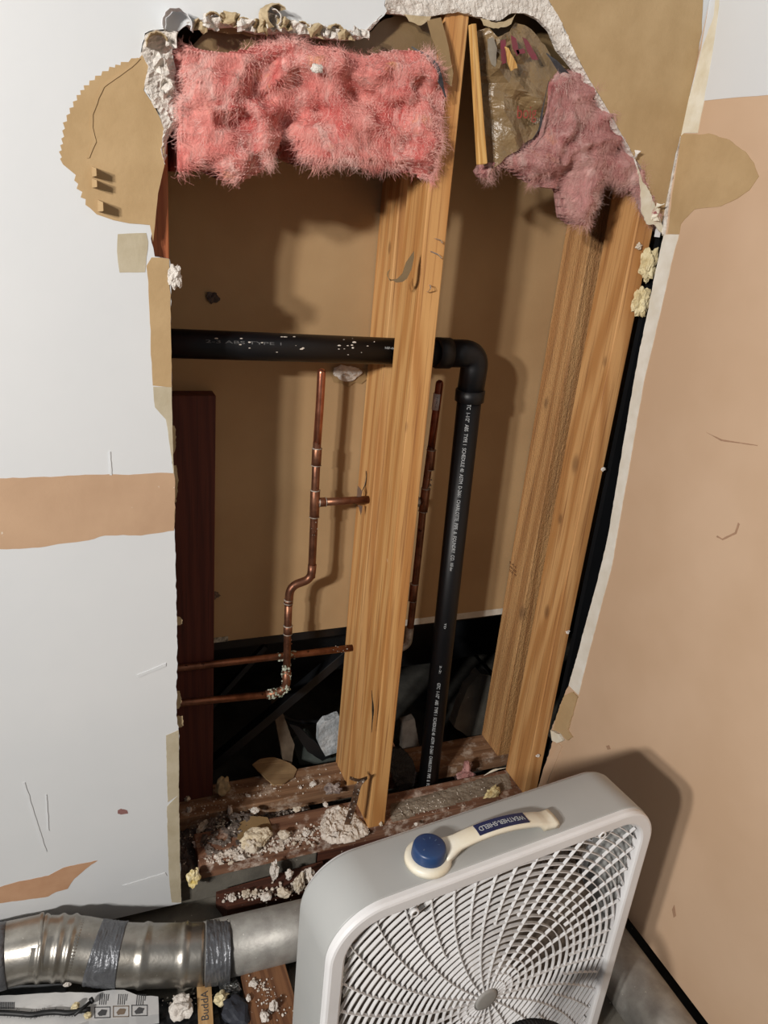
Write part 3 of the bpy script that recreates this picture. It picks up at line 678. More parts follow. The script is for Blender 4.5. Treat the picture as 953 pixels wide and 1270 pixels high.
crust([(345, 815), (368, 812)], CR * .9, pb, 6, 40, YY=1.392); crust([(412, 806), (432, 804)], CR * .9, pb, 7, 14, M_solder, (.0008, .0018), YY=1.392)
YC = 1.375; Cc = lambda x, y: aY(x, y, YC)
pc = empty('copper_riser', Cc(508, 795), 'right copper riser with a white label, between middle stud and drain pipe', 'copper pipe')
pipe_seg('capped_stub', [Cc(545.5, 476), Cc(541, 510), Cc(535, 556)], CR, mat('deep_copper', (160, 96, 74), (120, 70, 54), 40, .3, .1, 120, metal=.9), pc, capend=True)
pipe_seg('riser_pipe', [Cc(535, 554), Cc(526, 620), Cc(520, 680), Cc(510, 770), Cc(508, 786)], CR, M_cop, pc)
coupling(Cc(535.3, 558), Cc(533, 582), CR + .0016, pc); coupling(Cc(528.5, 606), Cc(525, 634), CR + .0018, pc, 'tee_fitting')
coupling(Cc(514.2, 724), Cc(512, 745), CR + .0014, pc)
pipe_seg('branch_pipe', [Cc(527, 621), Cc(515, 622) + Vector((-.02, 0, 0))], CR, M_cop, pc); coupling(Cc(519, 622), Cc(514, 622.5), CR + .003, pc, 'tee_collar', M_solder)
pipe_seg('lower_elbow', [Cc(508.5, 778), Cc(506, 800), Cc(490, 806)], CR + .0014, M_solder, pc, .03)
crust([(533, 585), (529, 604)], CR, pc, 8, 26, M_solder, (.0008, .002), YY=YC)
crust([(528, 600), (525, 640)], CR + .001, pc, 18, 16, M_solder, (.0006, .0016), YY=YC)
q0 = Cc(543, 488); q1 = Cc(540.5, 508); dd = (q1 - q0)
bm = bmesh.new(); sweep(bm, [q0, q1], CR + .0004, 18); lab = fin('paper_label', bm, mat('white_pipe_label', (214, 206, 204), (190, 180, 178), 60, .6, 0), pc, True)
nn_ = (Vector((-.45, -.9, 0)) - dd.normalized() * Vector((-.45, -.9, 0)).dot(dd.normalized())).normalized()
text_on('label_print', 'T19C2', .005, q0 + dd * .12 + nn_ * (CR + .0006), dd, Vector((.9, -.45, 0)), M_ink, lab, length=dd.length * .7)

# torn nail plate and other bits of metal on the studs
def ribbon(name, pts, w, m, parent=None, thick=.0008, wdir=None, taper=True):
    pts = [Vector(p) for p in pts]; pts = arcpath(pts, .02, 6) if len(pts) > 2 else pts; bm = bmesh.new(); G = []
    wd_ = Vector(wdir or (0, 1, 0)).normalized(); n = len(pts)
    for i, p in enumerate(pts):
        k = w * (1 - abs(2 * i / (n - 1) - 1) ** 2 * .85) if taper else w
        G.append((bm.verts.new(p - wd_ * k / 2), bm.verts.new(p + wd_ * k / 2)))
    for a, b in zip(G, G[1:]): bm.faces.new((a[0], a[1], b[1], b[0]))
    o = fin(name, bm, m, parent); o.modifiers.new('t', 'SOLIDIFY').thickness = thick; return o
np_ = empty('nail_plate', aY(450, 622, 1.40), 'torn shiny metal plate around the branch pipe on the rear middle stud', 'metal plate')
Yn = 1.392
ribbon('bent_tongue', [aY(446, 614, Yn), aY(452, 604, Yn), aY(455, 594, Yn), aY(454, 584, Yn)], .009, M_metal, np_, wdir=(.6, .6, .2))
for i, pl in enumerate([[(444,602),(450,610),(448,618),(443,616)], [(444,626),(450,628),(448,640),(446,632)]]):
    o = fin('torn_flange', slab2d(ragged(pxY(pl, 1.37), .003, .0006, i, True), mY, 1.37, 1.3708), mat('shiny_metal', (200, 198, 194), rough=.3, metal=.9, bump=.3), np_)
fp = empty('curled_strip', aY(500, 340, 1.205), 'curled brown paper strip stuck to the middle stud', 'paper strip')
bm = slab2d(pxY([(486,347),(492,345),(499,339),(505,326),(511,319),(517,312),(516,320),(511,334),(504,345),(498,349),(490,350)], 1.19), lambda u, v, k: Vector((u, k + .016 * (v - aY(500, 349, 1.19).z) / .045, v)), 1.184, 1.1848)
fin('paper_flap', bm, M_kraft, fp)
ribbon('curl', [aY(490, 347, 1.187), aY(484, 348, 1.184), aY(481, 344, 1.186), aY(481, 338, 1.190), aY(484, 334, 1.193)], .010, M_kraftl, fp, .0008, (.1, .9, .3))
def staple(x, y, dx, dy, seed, label):
    c = aY(x, y, 1.206); d = aY(x + dx, y + dy, 1.200)
    bm = bmesh.new(); sweep(bm, [c + Vector((0, .004, 0)), c, c.lerp(d, .5) + Vector((0, -.006, .001)), d, d + Vector((0, .006, 0))], .0010, 6)
    return tag(fin('bent_staple', bm, mat('bright_staple', (220, 214, 205), rough=.3, metal=.9, bump=0)), label, 'staple', 'bent staples on the middle stud')
staple(541, 296, 8, 5, 1, 'topmost bent staple on the middle stud, above the curled strip'); staple(535, 312, 13, 8, 2, 'bent staple right of the curled brown strip, below the topmost staple'); staple(531, 362, 3, -8, 3, 'lowest bent staple on the middle stud')
kn = empty('nail', aY(462, 880, 1.205), 'dark crack sliver with a bent nail low on the middle stud', 'nail')
ribbon('shank', [aY(461, 856, 1.205), aY(463, 880, 1.203), aY(461, 908, 1.207)], .0045, M_metal, kn, .001, (1, 0, 0))
ms = empty('bent_metal_bar', aZ(436, 1018, P1), 'bent rusty steel strap flecked with plaster, leaning on the middle stud', 'metal strap')
ribbon('strap', [aY(452, 966, 1.196), aY(444, 974, 1.188), aY(438, 1000, 1.185), aY(431, 1022, 1.182)], .014, M_rust, ms, .0025, (.85, -.35, .1), taper=False)
ribbon('folded_lip', [aY(434, 964, 1.190), aY(444, 968, 1.184), aY(455, 964, 1.190)], .008, M_rust, ms, .002, (0, -.2, 1), taper=False)

# ================================================================== insulation
def batt(name, pl, Yc, m, mf, parent, depth=.05, bulge=.028, seed=1, step=.0045, limit=None, nf=5000, gouges=(), drop=0):
    pts = pxY(pl, Yc); xs = [p.x for p in pts]; zs = [p.y for p in pts]
    def inside(x, y):
        c = False; j = len(pts) - 1
        for i in range(len(pts)):
            a, b = pts[i], pts[j]
            if (a.y > y) != (b.y > y) and x < (b.x - a.x) * (y - a.y) / (b.y - a.y) + a.x: c = not c
            j = i
        return c
    def dist(p):
        d = 9
        for a, b in zip(pts, pts[1:] + pts[:1]):
            ab = b - a; t = max(0, min(1, (p - a).dot(ab) / ab.length_squared)); d = min(d, (p - a - ab * t).length)
        return d
    gg = [(aY(x, y, Yc).x, aY(x, y, Yc).z, rr * .0012, dp_) for x, y, rr, dp_ in gouges]
    def front(x, z, d):
        q = Vector((x, z, seed * 3.7)); w = Vector((noise.noise(q * 9), noise.noise(q * 9 + Vector((5, 5, 5))), 0)) * .03
        q2 = q + w
        h0 = .012 * (1 - abs(noise.noise(Vector((x * 13, z * 26, seed + 8)) + w * 20)) * 3)
        h = bulge * min(1, d / .03) ** .5 + h0
        h += .016 * noise.noise(q2 * 17) + .009 * noise.noise(q2 * 42) + .005 * noise.noise(Vector((x * 60, z * 150, seed))) * min(1, d / .01)
        for gx, gz, gr, gd in gg:
            h -= gd * math.exp(-((x - gx) ** 2 + (z - gz) ** 2 * 1.6) / gr ** 2)
        return Yc - h * min(1, d / .006 + .2)
    bm = bmesh.new(); V = {}; Wv = {}
    nx = int((max(xs) - min(xs)) / step) + 2; nz_ = int((max(zs) - min(zs)) / step) + 2; surf = []
    for i in range(nx):
        for j in range(nz_):
            x = min(xs) + i * step; z = min(zs) + j * step
            if inside(x, z):
                d = dist(Vector((x, z))); yf = front(x, z, d); yb = Yc + depth * min(1, d / .012) ** .35 + .001
                if limit and x > limit[0]: yb = min(yb, limit[1]); yf = min(yf, yb - .004)
                V[i, j] = bm.verts.new((x, yf, z)); Wv[i, j] = bm.verts.new((x, yb, z)); surf.append((x, yf, z, d))
    fs = []
    for (i, j) in list(V):
        k4 = ((i, j), (i + 1, j), (i + 1, j + 1), (i, j + 1))
        if all(k in V for k in k4):
            bm.faces.new([V[k] for k in k4]); bm.faces.new([Wv[k] for k in k4[::-1]])
    be = [e for e in bm.edges if len(e.link_faces) == 1]; inv = {V[k]: Wv[k] for k in V}
    for e in be:
        a, b = e.verts
        if a in inv and b in inv:
            try: bm.faces.new((a, b, inv[b], inv[a]))
            except ValueError: pass
    bmesh.ops.delete(bm, geom=[v for v in bm.verts if not v.link_faces], context='VERTS')
    body = fin(name, bm, m, parent, True)
    # loose fibres combed over the surface and out past its edges
    rnd = random.Random(seed); fb_ = bmesh.new()
    low = [s for s in surf if s[3] < .012]
    for k in range(nf):
        x, y, z, d = rnd.choice(low) if (k % 3 == 0) else rnd.choice(surf)
        a = 2.2 * PI * noise.noise(Vector((x * 11, z * 11, seed))) - PI / 2 + rnd.gauss(0, .45)
        n = rnd.randint(4, 6); L = rnd.uniform(.0016, .0046) * (1.5 if rnd.random() < .04 else 1); p = Vector((x, y - rnd.uniform(-.001, .004), z)); w = rnd.uniform(.00008, .00020)
        prev = None; turn = rnd.gauss(0, .25)
        for s in range(n):
            a += turn + rnd.gauss(0, .15); dr = Vector((math.cos(a), rnd.uniform(-.22, .22), math.sin(a) - drop)).normalized()
            side = Vector((-dr.z, 0, dr.x)).normalized() * w * (1 - s / n * .7)
            pr = (fb_.verts.new(p - side), fb_.verts.new(p + side))
            if prev: fb_.faces.new((prev[0], prev[1], pr[1], pr[0]))
            prev = pr; p = p + dr * L
    o = fin('loose_fibres', fb_, mf, parent); o['kind'] = 'stuff'
    return body
ib = empty('insulation_batt', aY(380, 150, 1.24), 'pink fibreglass insulation batt in the left bay, brown paper behind it', 'insulation')
batt('fibreglass', [(217,66),(226,52),(250,60),(285,64),(320,54),(348,44),(385,54),(420,58),(448,68),(480,62),(505,60),(528,68),(545,92),(550,112),(547,128),(545,170),(541,200),(535,226),(518,222),(500,213),(478,210),(450,207),(425,202),(405,204),(388,206),(370,196),(362,178),(352,168),(346,184),(335,205),(312,222),(292,228),(262,214),(240,212),(218,218),(215,180),(216,120)],
     1.215, M_pink, M_pinkf, ib, .21, .030, 2, limit=(.500, 1.2085), nf=13000, drop=.25,
     gouges=((352,146,16,.02),(372,140,14,.02),(395,138,14,.02),(470,132,12,.018),(490,134,10,.018),(512,132,10,.018),(532,128,10,.018),(232,170,14,.015),(322,118,16,.03),(440,118,14,.03),(460,120,12,.02),(380,138,40,.016),(300,160,14,.02),(500,175,12,.016),(420,135,40,.012),(515,110,12,.03),(260,90,14,.015)))
for i, (pl, Y, mm) in enumerate([([(236,60),(250,44),(262,32),(300,34),(340,40),(400,48),(455,44),(470,28),(500,14),(550,10),(552,90),(540,110),(480,80),(400,75),(300,80),(240,80)], 1.226, M_kraft)]):
    pts = ragged(pxY(pl, Y), .01, .001, 5, True); fin('kraft_facing', slab2d(pts, mY, Y, Y + .001), mm, ib)
fin('kraft_facing', slab2d(ragged(pxY([(262,26),(272,22),(296,24),(320,36),(318,46),(300,42),(270,40)], 1.2125), .008, .001, 6, True), mY, 1.2125, 1.2135), M_kraftl, ib)
ribbon('black_edge', [aY(511, 58, 1.205), aY(522, 66, 1.197), aY(536, 78, 1.185), aY(546, 98, 1.182), aY(553, 120, 1.190)], .014, M_tar, ib, .0015, (.7, -.5, .3))
fin('kraft_flap', slab2d(ragged(pxY([(528,26),(546,22),(552,50),(559,92),(557,108),(549,102),(540,70),(533,48)], 1.205), .01, .0008, 8, True), lambda u, v, k: Vector((u, k - .006 * math.sin((v - 1.5) * 20), v)), 1.201, 1.202), M_kraftl, ib)
ir = empty('insulation_batt', aY(720, 160, 1.24), 'faded pink fibreglass insulation batt in the right bay, torn brown paper over it', 'insulation')
batt('fibreglass', [(640,186),(664,168),(668,140),(674,100),(688,84),(712,84),(738,110),(758,144),(778,178),(796,210),(806,240),(806,262),(800,282),(794,274),(786,262),(780,246),(772,234),(764,232),(756,226),(748,222),(740,236),(736,258),(728,282),(712,282),(698,272),(694,238),(672,234),(650,224),(636,214),(620,206),(606,210),(604,228),(596,220),(592,212),(600,200),(618,190)],
     1.222, M_pink2, M_pinkf2, ir, .035, .026, 5, limit=(.93, 1.2085), nf=10000, drop=.5, gouges=((672,225,12,.03),(742,236,14,.03),(700,210,10,.012),(735,130,18,.02),(690,130,14,.012)))
# paper facing, crumpled, over the right bay
def sheet(name, pl, Y, m, parent, seed=1, amp=.006, step=.006, folds=(), th=.0008, tilt=0):
    pts = pxY(pl, Y); xs = [p.x for p in pts]; zs = [p.y for p in pts]; z1 = max(zs)
    P = ragged(pts, .007, .0007, seed, True)
    bm = bmesh.new(); V = [bm.verts.new((p.x, 0, p.y)) for p in P]
    E_ = [bm.edges.new((V[i], V[(i + 1) % len(V)])) for i in range(len(V))]
    bmesh.ops.triangle_fill(bm, edges=E_, use_beauty=True)
    for _ in range(3):
        bmesh.ops.subdivide_edges(bm, edges=[e for e in bm.edges if e.calc_length() > step * 2], cuts=1); bmesh.ops.triangulate(bm, faces=bm.faces)
    fl = [(Vector((aY(a, b, Y).x, aY(a, b, Y).z)), Vector((aY(c, d, Y).x, aY(c, d, Y).z)), h) for a, b, c, d, h in folds]
    for v in bm.verts:
        x, z = v.co.x, v.co.z; h = amp * noise.noise(Vector((x * 22, z * 9, seed))) + amp * .35 * noise.noise(Vector((x * 60, z * 40, seed)))
        for a, b, k in fl:
            ab = b - a; p = Vector((x, z)); t = max(0, min(1, (p - a).dot(ab) / ab.length_squared)); d = (p - a - ab * t).length; h += k * max(0, 1 - d / .018)
        v.co.y = Y - h - tilt * (z1 - z)
    o = fin(name, bm, m, parent); o.modifiers.new('t', 'SOLIDIFY').thickness = th; return o
sheet('kraft_backing', [(600,20),(640,8),(700,50),(740,110),(766,150),(742,122),(724,104),(700,100),(660,100),(610,100)], 1.265, M_kraft, ir, 3, .004)
sheet('kraft_facing', [(588,40),(604,34),(612,48),(628,40),(640,28),(660,36),(676,56),(684,74),(700,84),(688,92),(682,104),(680,122),(674,140),(668,160),(660,172),(640,184),(622,196),(606,213),(596,196),(588,150),(586,90)], 1.212, mat('crumpled_kraft', (138, 114, 80), (112, 92, 64), 14, .36, .9, 18, spec=.6, dist=.012), ir, 6, .008,
      folds=((615,40,612,86,.014),(612,86,640,110,.012),(640,110,666,128,.012),(616,120,636,184,.010),(600,60,602,200,-.012),(628,40,640,66,.010),(640,110,660,150,-.01)), tilt=.03)
sheet('paper_strip', [(604,48),(612,46),(616,60),(615,84),(609,80),(605,62)], 1.196, mat('pale_grey_paper', (150, 142, 128), (120, 110, 96), 30, .5, .3, 40), ir, 9, .002, .005)
ribbon('black_edge', [aY(678, 66, 1.205), aY(688, 76, 1.20), aY(700, 92, 1.20), aY(716, 104, 1.205), aY(734, 108, 1.21)], .010, M_tar, ir, .0015, (.3, -.4, .9))
ribbon('black_edge', [aY(681, 100, 1.188), aY(672, 140, 1.186), aY(671, 158, 1.188), aY(654, 182, 1.192)], .004, M_tar, ir, .001, (.9, -.3, .3))
# red and maroon print on the crumpled paper
def ktext(body, x, y, size, m, ex, ey, Y=1.186, length=None):
    text_on('printed_lettering', body, size, aY(x, y, Y), ex, ey, m, ir, length=length)
ktext('boig', 641, 140, .026, M_red, (1, 0, .12), (0, 0, 1), Y=1.190, length=.036)
for pl in ([(621,50),(627,49),(628,78),(622,80)], [(634,44),(640,48),(645,66),(641,70),(636,60)], [(648,46),(653,48),(664,66),(668,74),(660,74),(654,64)], [(640,62),(650,60),(652,66),(642,68)]):
    fin('maroon_print', slab2d(ragged(pxY(pl, 1.19), .004, .0006, 3, True), mY, 1.1895, 1.19), M_mag, ir)
# split wood
sp = stud('wood_sliver', 0, .015, 0, .012, 0, .29, W_split, 'long yellow split wood sliver hanging right of the middle stud', cat='wood sliver')
a_ = aY(598, 204, 1.190); b_ = aY(587, 30, 1.196)
sp.location = a_; dv = (b_ - a_); sp.rotation_mode = 'QUATERNION'; sp.rotation_quaternion = Vector((0, 0, 1)).rotation_difference(dv.normalized()); sp.scale = (1, 1, dv.length / .29)
for v in sp.data.vertices:
    t = (v.co.z) / .29; v.co.x *= 1 - .45 * t; v.co.x += .004 * math.sin(t * 3.5)
def shard(name, pl, Y, t, m, label, cat, group=None, seed=1):
    return tag(fin(name, slab2d(ragged(pxY(pl, Y), .004, .0006, seed, True), mY, Y - t, Y), m), label, cat, group)
shard('wood_splinter', [(626,58),(630,60),(638,76),(641,84),(637,85),(634,88),(631,82)], 1.186, .003, W_split, 'short yellow splinter stuck in the crumpled brown paper', 'splinter')

# ================================================================== crumbs and chunks
def chunk_bm(sx, sy, sz, seed, sub=3, rough=.35, flat=True, freq=1):
    bm = bmesh.new(); bmesh.ops.create_icosphere(bm, subdivisions=sub, radius=1); rnd = random.Random(seed)
    off = Vector((rnd.uniform(0, 90), rnd.uniform(0, 90), rnd.uniform(0, 90)))
    pl = [Vector((rnd.gauss(0, 1), rnd.gauss(0, 1), rnd.gauss(0, 1))).normalized() for _ in range(7)]
    for v in bm.verts:
        d = v.co.normalized(); k = 1.0
        for p in pl:
            c = d.dot(p)
            if c > .1: k = min(k, .78 / c if c > .78 else 1)
        k *= 1 + rough * noise.noise(d * 1.8 + off) + min(rough, .5) * .45 * noise.noise(d * 4.5 + off) + min(rough, .5) * .30 * noise.noise(d * 11 + off)
        v.co = Vector((d.x * sx, d.y * sy, d.z * sz)) * k
    zmin = min(v.co.z for v in bm.verts)
    for v in bm.verts: v.co.z -= zmin
    return bm
def chunk(name, p, sx, sy, sz, m, label, cat, seed=1, rot=0, group=None, rough=.4, sub=3, tilt=0):
    bm = chunk_bm(sx, sy, sz, seed, sub, rough); o = fin(name, bm, m, origin=(0, 0, 0)); o.location = p; o.rotation_euler = (tilt, 0, rot); return tag(o, label, cat, group)
G1 = 'plaster chunks'
chunk('foam_chunk', aY(799, 352, 1.203), .016, .012, .028, M_foam, 'upper jagged cream foam lump in the gap beside the right stud', 'foam', 3, rough=.5, sub=4)
chunk('foam_chunk', aY(791, 393, 1.203), .017, .012, .026, M_foam, 'lower jagged cream foam lump in the gap beside the right stud', 'foam', 8, rough=.5, sub=4)
chunk('plaster_crumb', aY(792, 310, 1.207), .006, .003, .005, M_plas, 'small white crumb on the right stud above the foam lumps', 'plaster', 9, rough=.9)
chunk('plaster_chunk', aY(217, 360, 1.192), .010, .008, .016, M_gyp, 'white crumbly lump on the left edge of the opening, above the drain pipe', 'plaster', 10, rough=.5, sub=4)
chunk('plaster_crumb', aY(393, 91, 1.172), .009, .004, .006, M_gyp, 'white crumb resting on the pink insulation', 'plaster', 12)
chunk('plaster_patch', aY(430, 473, 1.436), .030, .006, .016, M_gyp, 'oval white plaster patch on the brown board under the drain pipe', 'plaster', 13, rough=.25)
shard('torn_board_paper', [(410,462),(453,458),(455,470),(448,476),(440,474),(432,480),(424,475),(414,474)], 1.4415, .002, M_kraftl, 'torn brown paper around the white plaster patch', 'paper')
chunk('screw_hole', aY(264, 378, 1.4395), .010, .003, .010, mat('torn_hole', (78, 66, 60), (46, 38, 36), 60), 'ragged dark screw tear high on the shaded brown board', 'tear', 15, rough=.8)
chunk('screw_hole', aY(267, 744, 1.4395), .008, .003, .008, mat('torn_hole_pale', (120, 100, 84), (60, 50, 44), 60), 'small ragged screw tear low on the brown board beside the red-brown board', 'tear', 16, rough=.8)
tag(box('paper_tag', aY(264, 799, 1.44).x, aY(283, 797, 1.44).x, 1.4395, 1.4415, .4885, .500, mat('white_tag', (196, 190, 170), (90, 88, 80), 120, bump=0), bev=0), 'small printed tag at the lower edge of the brown board, left bay', 'tag')
for x, y, lb in ((748, 585, 'white crumb halfway down the edge of the right stud'), (704, 786, 'white crumb low on the edge of the right stud'), (667, 939, 'white crumb at the foot of the right stud, just above the fan')):
    chunk('plaster_crumb', aY(x, y, 1.2075), .005, .003, .004, M_gyp, lb, 'plaster', x, rough=.5)
st_ = [o for o in S.objects if o.name.startswith('wall_stud') and 'rough-sawn' in o.get('label', '')][0]
for k, (bd, y) in enumerate((('S-P-F', 697), ('100  KD', 702), ('STUD  HT', 707))):
    text_on('grade_stamp', bd, .008, aX(632, y, .9626), Vector((0, -1, 0)), Vector((0, 0, 1)), mat('stamp_ink', (96, 62, 38), bump=0), st_, length=.034)
# on the plates
chunk('plaster_chunk', aZ(316, 1046, P1), .034, .022, .016, mat('creamy_plaster', (226, 214, 190), (204, 188, 158), 60, .95, 1, 90, dist=.005), 'biggest cream plaster chunk, on the front plate with brown paper around it', 'plaster', 21, .3, rough=.35, sub=4)
chunk('plaster_chunk', aZ(314, 1056, P1), .015, .014, .012, M_plas, 'cream chunk in front of the biggest one on the front plate', 'plaster', 22, rough=.6)
tag(fin('paper_scrap', slab2d(ragged(pxZ([(294,1040),(296,1022),(312,1012),(332,1014),(338,1028),(330,1046),(312,1050)], P1 + .002), .006, .001, 3, True), mZ, P1 + .0004, P1 + .0025), M_kraftl), 'brown paper scrap under the biggest plaster chunk', 'paper')
chunk('plaster_chunk', aZ(352, 1040, P1), .014, .012, .010, M_plas, 'round plaster chunk right of the biggest one on the front plate', 'plaster', 23, rough=.4)
chunk('plaster_chunk', aZ(277, 988, P1), .017, .012, .026, mat('dull_cream_plaster', (178, 158, 122), (150, 130, 98), 30, .9, .4, 60), 'dull tan plaster chunk standing on the rear plate near the left corner', 'plaster', 24, .4)
chunk('plaster_chunk', aZ(316, 1008, P1), .010, .008, .006, M_gyp, 'white chip on the front edge of the rear plate, above the biggest chunk', 'plaster', 25)
chunk('plaster_chunk', aZ(388, 975, P1), .009, .007, .006, M_gyp, 'white chip on the rear plate left of the grimy lump', 'plaster', 26)
chunk('grimy_lump', aZ(413, 983, P1), .018, .012, .012, mat('grimy_plaster', (170, 156, 148), (88, 74, 72), 60, .9, 1, 90, dist=.005), 'grimy speckled plaster lump on the rear plate beside the middle stud', 'plaster', 27, rough=.8, sub=4)
chunk('plaster_chunk', aZ(373, 978, P1), .004, .004, .003, M_gyp, 'tiny white crumb below the brown paper flap', 'plaster', 28)
tag(fin('plaster_flake', slab2d(ragged(pxZ([(304,985),(311,987),(311,989),(305,988)], P1), .003, .0006, 3, True), mZ, P1, P1 + .003), M_gyp), 'thin white flake on the rear plate, below the dull tan chunk', 'flake')
pf = bmesh.new()
pts = ragged(pxZ([(313,950),(322,944),(340,940),(360,944),(369,952),(364,962),(350,974),(340,976),(330,968)], P1 + .01), .006, .001, 4, True)
tag(fin('paper_flap', slab2d(pts, lambda u, v, k: Vector((u, v, k + .012 * max(0, math.sin((u - .3) * 22)))), P1 + .001, P1 + .004), mat('tan_paper_flap', (166, 138, 100), (146, 118, 84), 14, .85, .3, 60)), 'large tan torn board piece lying on the rear plate', 'board piece')
chunk('foam_chunk', aY(240, 1100, 1.190), .013, .012, .024, M_yfoam, 'yellow foam lump at the foot of the left wall edge', 'foam', 31, rough=.7)
chunk('foam_chunk', aZ(611, 988, P1), .022, .012, .012, mat('pale_foam', (214, 198, 150), (186, 162, 110), 60, .9, .8, 90), 'flat cream foam piece on the dusty plate behind the fan', 'foam', 33, .3, rough=.5)
for i, (x, y, z, s, lb) in enumerate([
    (235, 1016, .08, (.006,.004,.018), 'thin upright plaster sliver in the left corner of the dirt'),
    (252, 1028, .085, (.018,.011,.006), 'flat pale plaster flake in the dirt, left of the dark grit'),
    (285, 1012, .09, (.014,.006,.012), 'pointed plaster shard leaning at the rear edge of the dirt'),
    (261, 1035, .09, (.008,.006,.007), 'small rounded pale pebble in the middle of the dirt'),
    (247, 1050, .085, (.014,.010,.007), 'egg-shaped pale plaster flake at the front of the dirt'),
    (272, 1022, .09, (.006,.005,.005), 'small grey pebble beside the pointed shard'),
    (258, 1046, .085, (.007,.006,.006), 'small plaster pebble beside the egg-shaped flake'),
    (232, 993, .103, (.009,.006,.007), 'white crumb at the left end of the rear plate'),
    (300, 1066, P1, (.008,.006,.006), 'white crumb near the front edge of the front plate, left of centre'),
    (286, 1072, P1, (.006,.004,.004), 'small crumb on the front edge of the front plate near its left end'),
    (380, 1036, P1, (.009,.007,.007), 'white crumb on the front plate left of the dust heap'),
    (365, 1048, P1, (.005,.004,.004), 'tiny crumb on the front plate below the round chunk'),
    (404, 1000, P1, (.007,.005,.005), 'white crumb behind the dust heap at the plate joint'),
    (369, 1006, P1, (.010,.006,.005), 'white crumb in the joint between the plates'),
    (340, 1092, .045, (.009,.010,.026), 'upright tan and white plaster shard on the debris board'),
    (371, 1104, .045, (.015,.011,.018), 'cream chunk on the debris board beside the fan'),
    (382, 1094, .045, (.016,.012,.016), 'tan chunk touching the fan on the debris board'),
    (352, 1112, .045, (.014,.010,.010), 'white chunk on the debris board left of the cream chunk'),
    (330, 1116, .045, (.012,.009,.008), 'white crumb in the middle of the debris board'),
    (305, 1112, .045, (.010,.008,.008), 'white crumb toward the left of the debris board'),
    (288, 1116, .045, (.010,.008,.006), 'white crumb at the left end of the debris board'),
    (316, 1110, .045, (.007,.006,.006), 'small crumb behind the middle of the debris board'),
    (358, 1092, .045, (.008,.008,.012), 'narrow chunk behind the cream one on the debris board'),
    (437, 1010, P1, (.006,.005,.004), 'white pebble on the dust heap'),
    (418, 1036, P1 + .006, (.007,.006,.005), 'white pebble at the front of the dust heap'),
    (472, 1025, P1, (.005,.004,.006), 'white crumb in front of the foot of the middle stud'),
    (516, 1024, .10, (.004,.003,.004), 'tiny white crumb on the edge of the front plate above the knob')]):
    chunk('plaster_chunk', aZ(x, y, z), *s, M_plas if i % 2 else M_gyp, lb, 'plaster', 50 + i, i * .7, rough=.5)
def crumbs(name, pl, z, n, smin, smax, m, label, seed, cat='crumbs', plane='Z', Y=0):
    rnd = random.Random(seed); bm = bmesh.new()
    for k in range(n):
        i = rnd.randrange(len(pl) - 1); t = rnd.random(); a, b = pl[i], pl[i + 1]
        x = a[0] + (b[0] - a[0]) * t + rnd.gauss(0, a[2]); y = a[1] + (b[1] - a[1]) * t + rnd.gauss(0, a[2] * .5)
        p = aZ(x, y, z) if plane == 'Z' else aY(x, y, Y)
        t_ = bmesh.new(); s = rnd.uniform(smin, smax) * (.5 + rnd.random()); bmesh.ops.create_icosphere(t_, subdivisions=1, radius=s)
        for v in t_.verts: v.co *= rnd.uniform(.6, 1.3)
        merge(bm, t_, Matrix.Translation(p + Vector((0, 0, s * .4))))
    o = fin(name, bm, m); return tag(o, label, cat, kind='stuff')
crumbs('plaster_crumbs', [(262,1066,8),(300,1056,10),(350,1046,10),(400,1030,10),(440,1030,8)], P1, 460, .0007, .0030, M_crumb, 'fine white plaster crumbs strewn over the front plate', 1)
crumbs('plaster_crumbs', [(240,1010,8),(300,985,10),(360,976,10),(420,962,8)], P1, 120, .0006, .0020, M_crumb, 'sparse fine crumbs on the rear plate', 2)
crumbs('plaster_crumbs', [(240,1040,10),(270,1024,10),(300,1010,8)], .092, 120, .001, .0032, M_plas, 'crumbs and grit scattered over the dirt between the plates', 3)
crumbs('plaster_crumbs', [(495,1008,8),(540,1000,10),(600,980,8)], P1 + .003, 80, .0006, .0018, M_crumb, 'sparse fine crumbs on the dusty plate behind the fan', 4)
crumbs('plaster_crumbs', [(285,1114,7),(330,1108,9),(385,1098,7)], .046, 150, .001, .0034, M_crumb, 'white crumbs covering the debris board', 5)
ps = empty('insulation_scrap', aZ(578, 975, P1), 'pink insulation scrap behind the dusty plate, right bay', 'insulation')
batt('fibreglass', [(566,962),(574,958),(577,946),(582,944),(586,958),(592,962),(588,972),(570,974)], 1.31, M_pink2, M_pinkf2, ps, .012, .010, 9, .003, nf=160)
ribbon_o = tag(ribbon('pale_strip', [aZ(600, 962, P1), aZ(612, 955, P1 + .01), aZ(628, 952, P1 + .006)], .005, M_mud, None, .002, (0, .6, .8)), 'thin pale strip lying between the plates by the right stud', 'strip')
tag(ribbon('copper_wire_strip', [aY(484, 916, 1.335), aY(489, 924, 1.335), aY(491, 938, 1.335)], .004, mat('pinkish_strip', (196, 150, 120)), None, .001, (1, 0, 0), taper=False), 'short pinkish wire end between middle stud and drain pipe', 'wire')
tag(bar('wood_strip', aY(482, 950, 1.335), aY(505, 978, 1.325), .004, .003, mat('pinkish_wood', (176, 132, 104))), 'thin pinkish wood strip behind the front plate beside the drain pipe', 'strip')
wedge_slab('black_foil', [(486,935),(500,932),(514,945),(518,960),(512,980),(496,984),(486,960)], 1.312, .01, mat('black_crumpled_foil', (22, 22, 24), (40, 40, 42), 30, .35, 1, 40, dist=.012), 'crumpled black foil between middle stud and drain pipe', 'foil', .1)

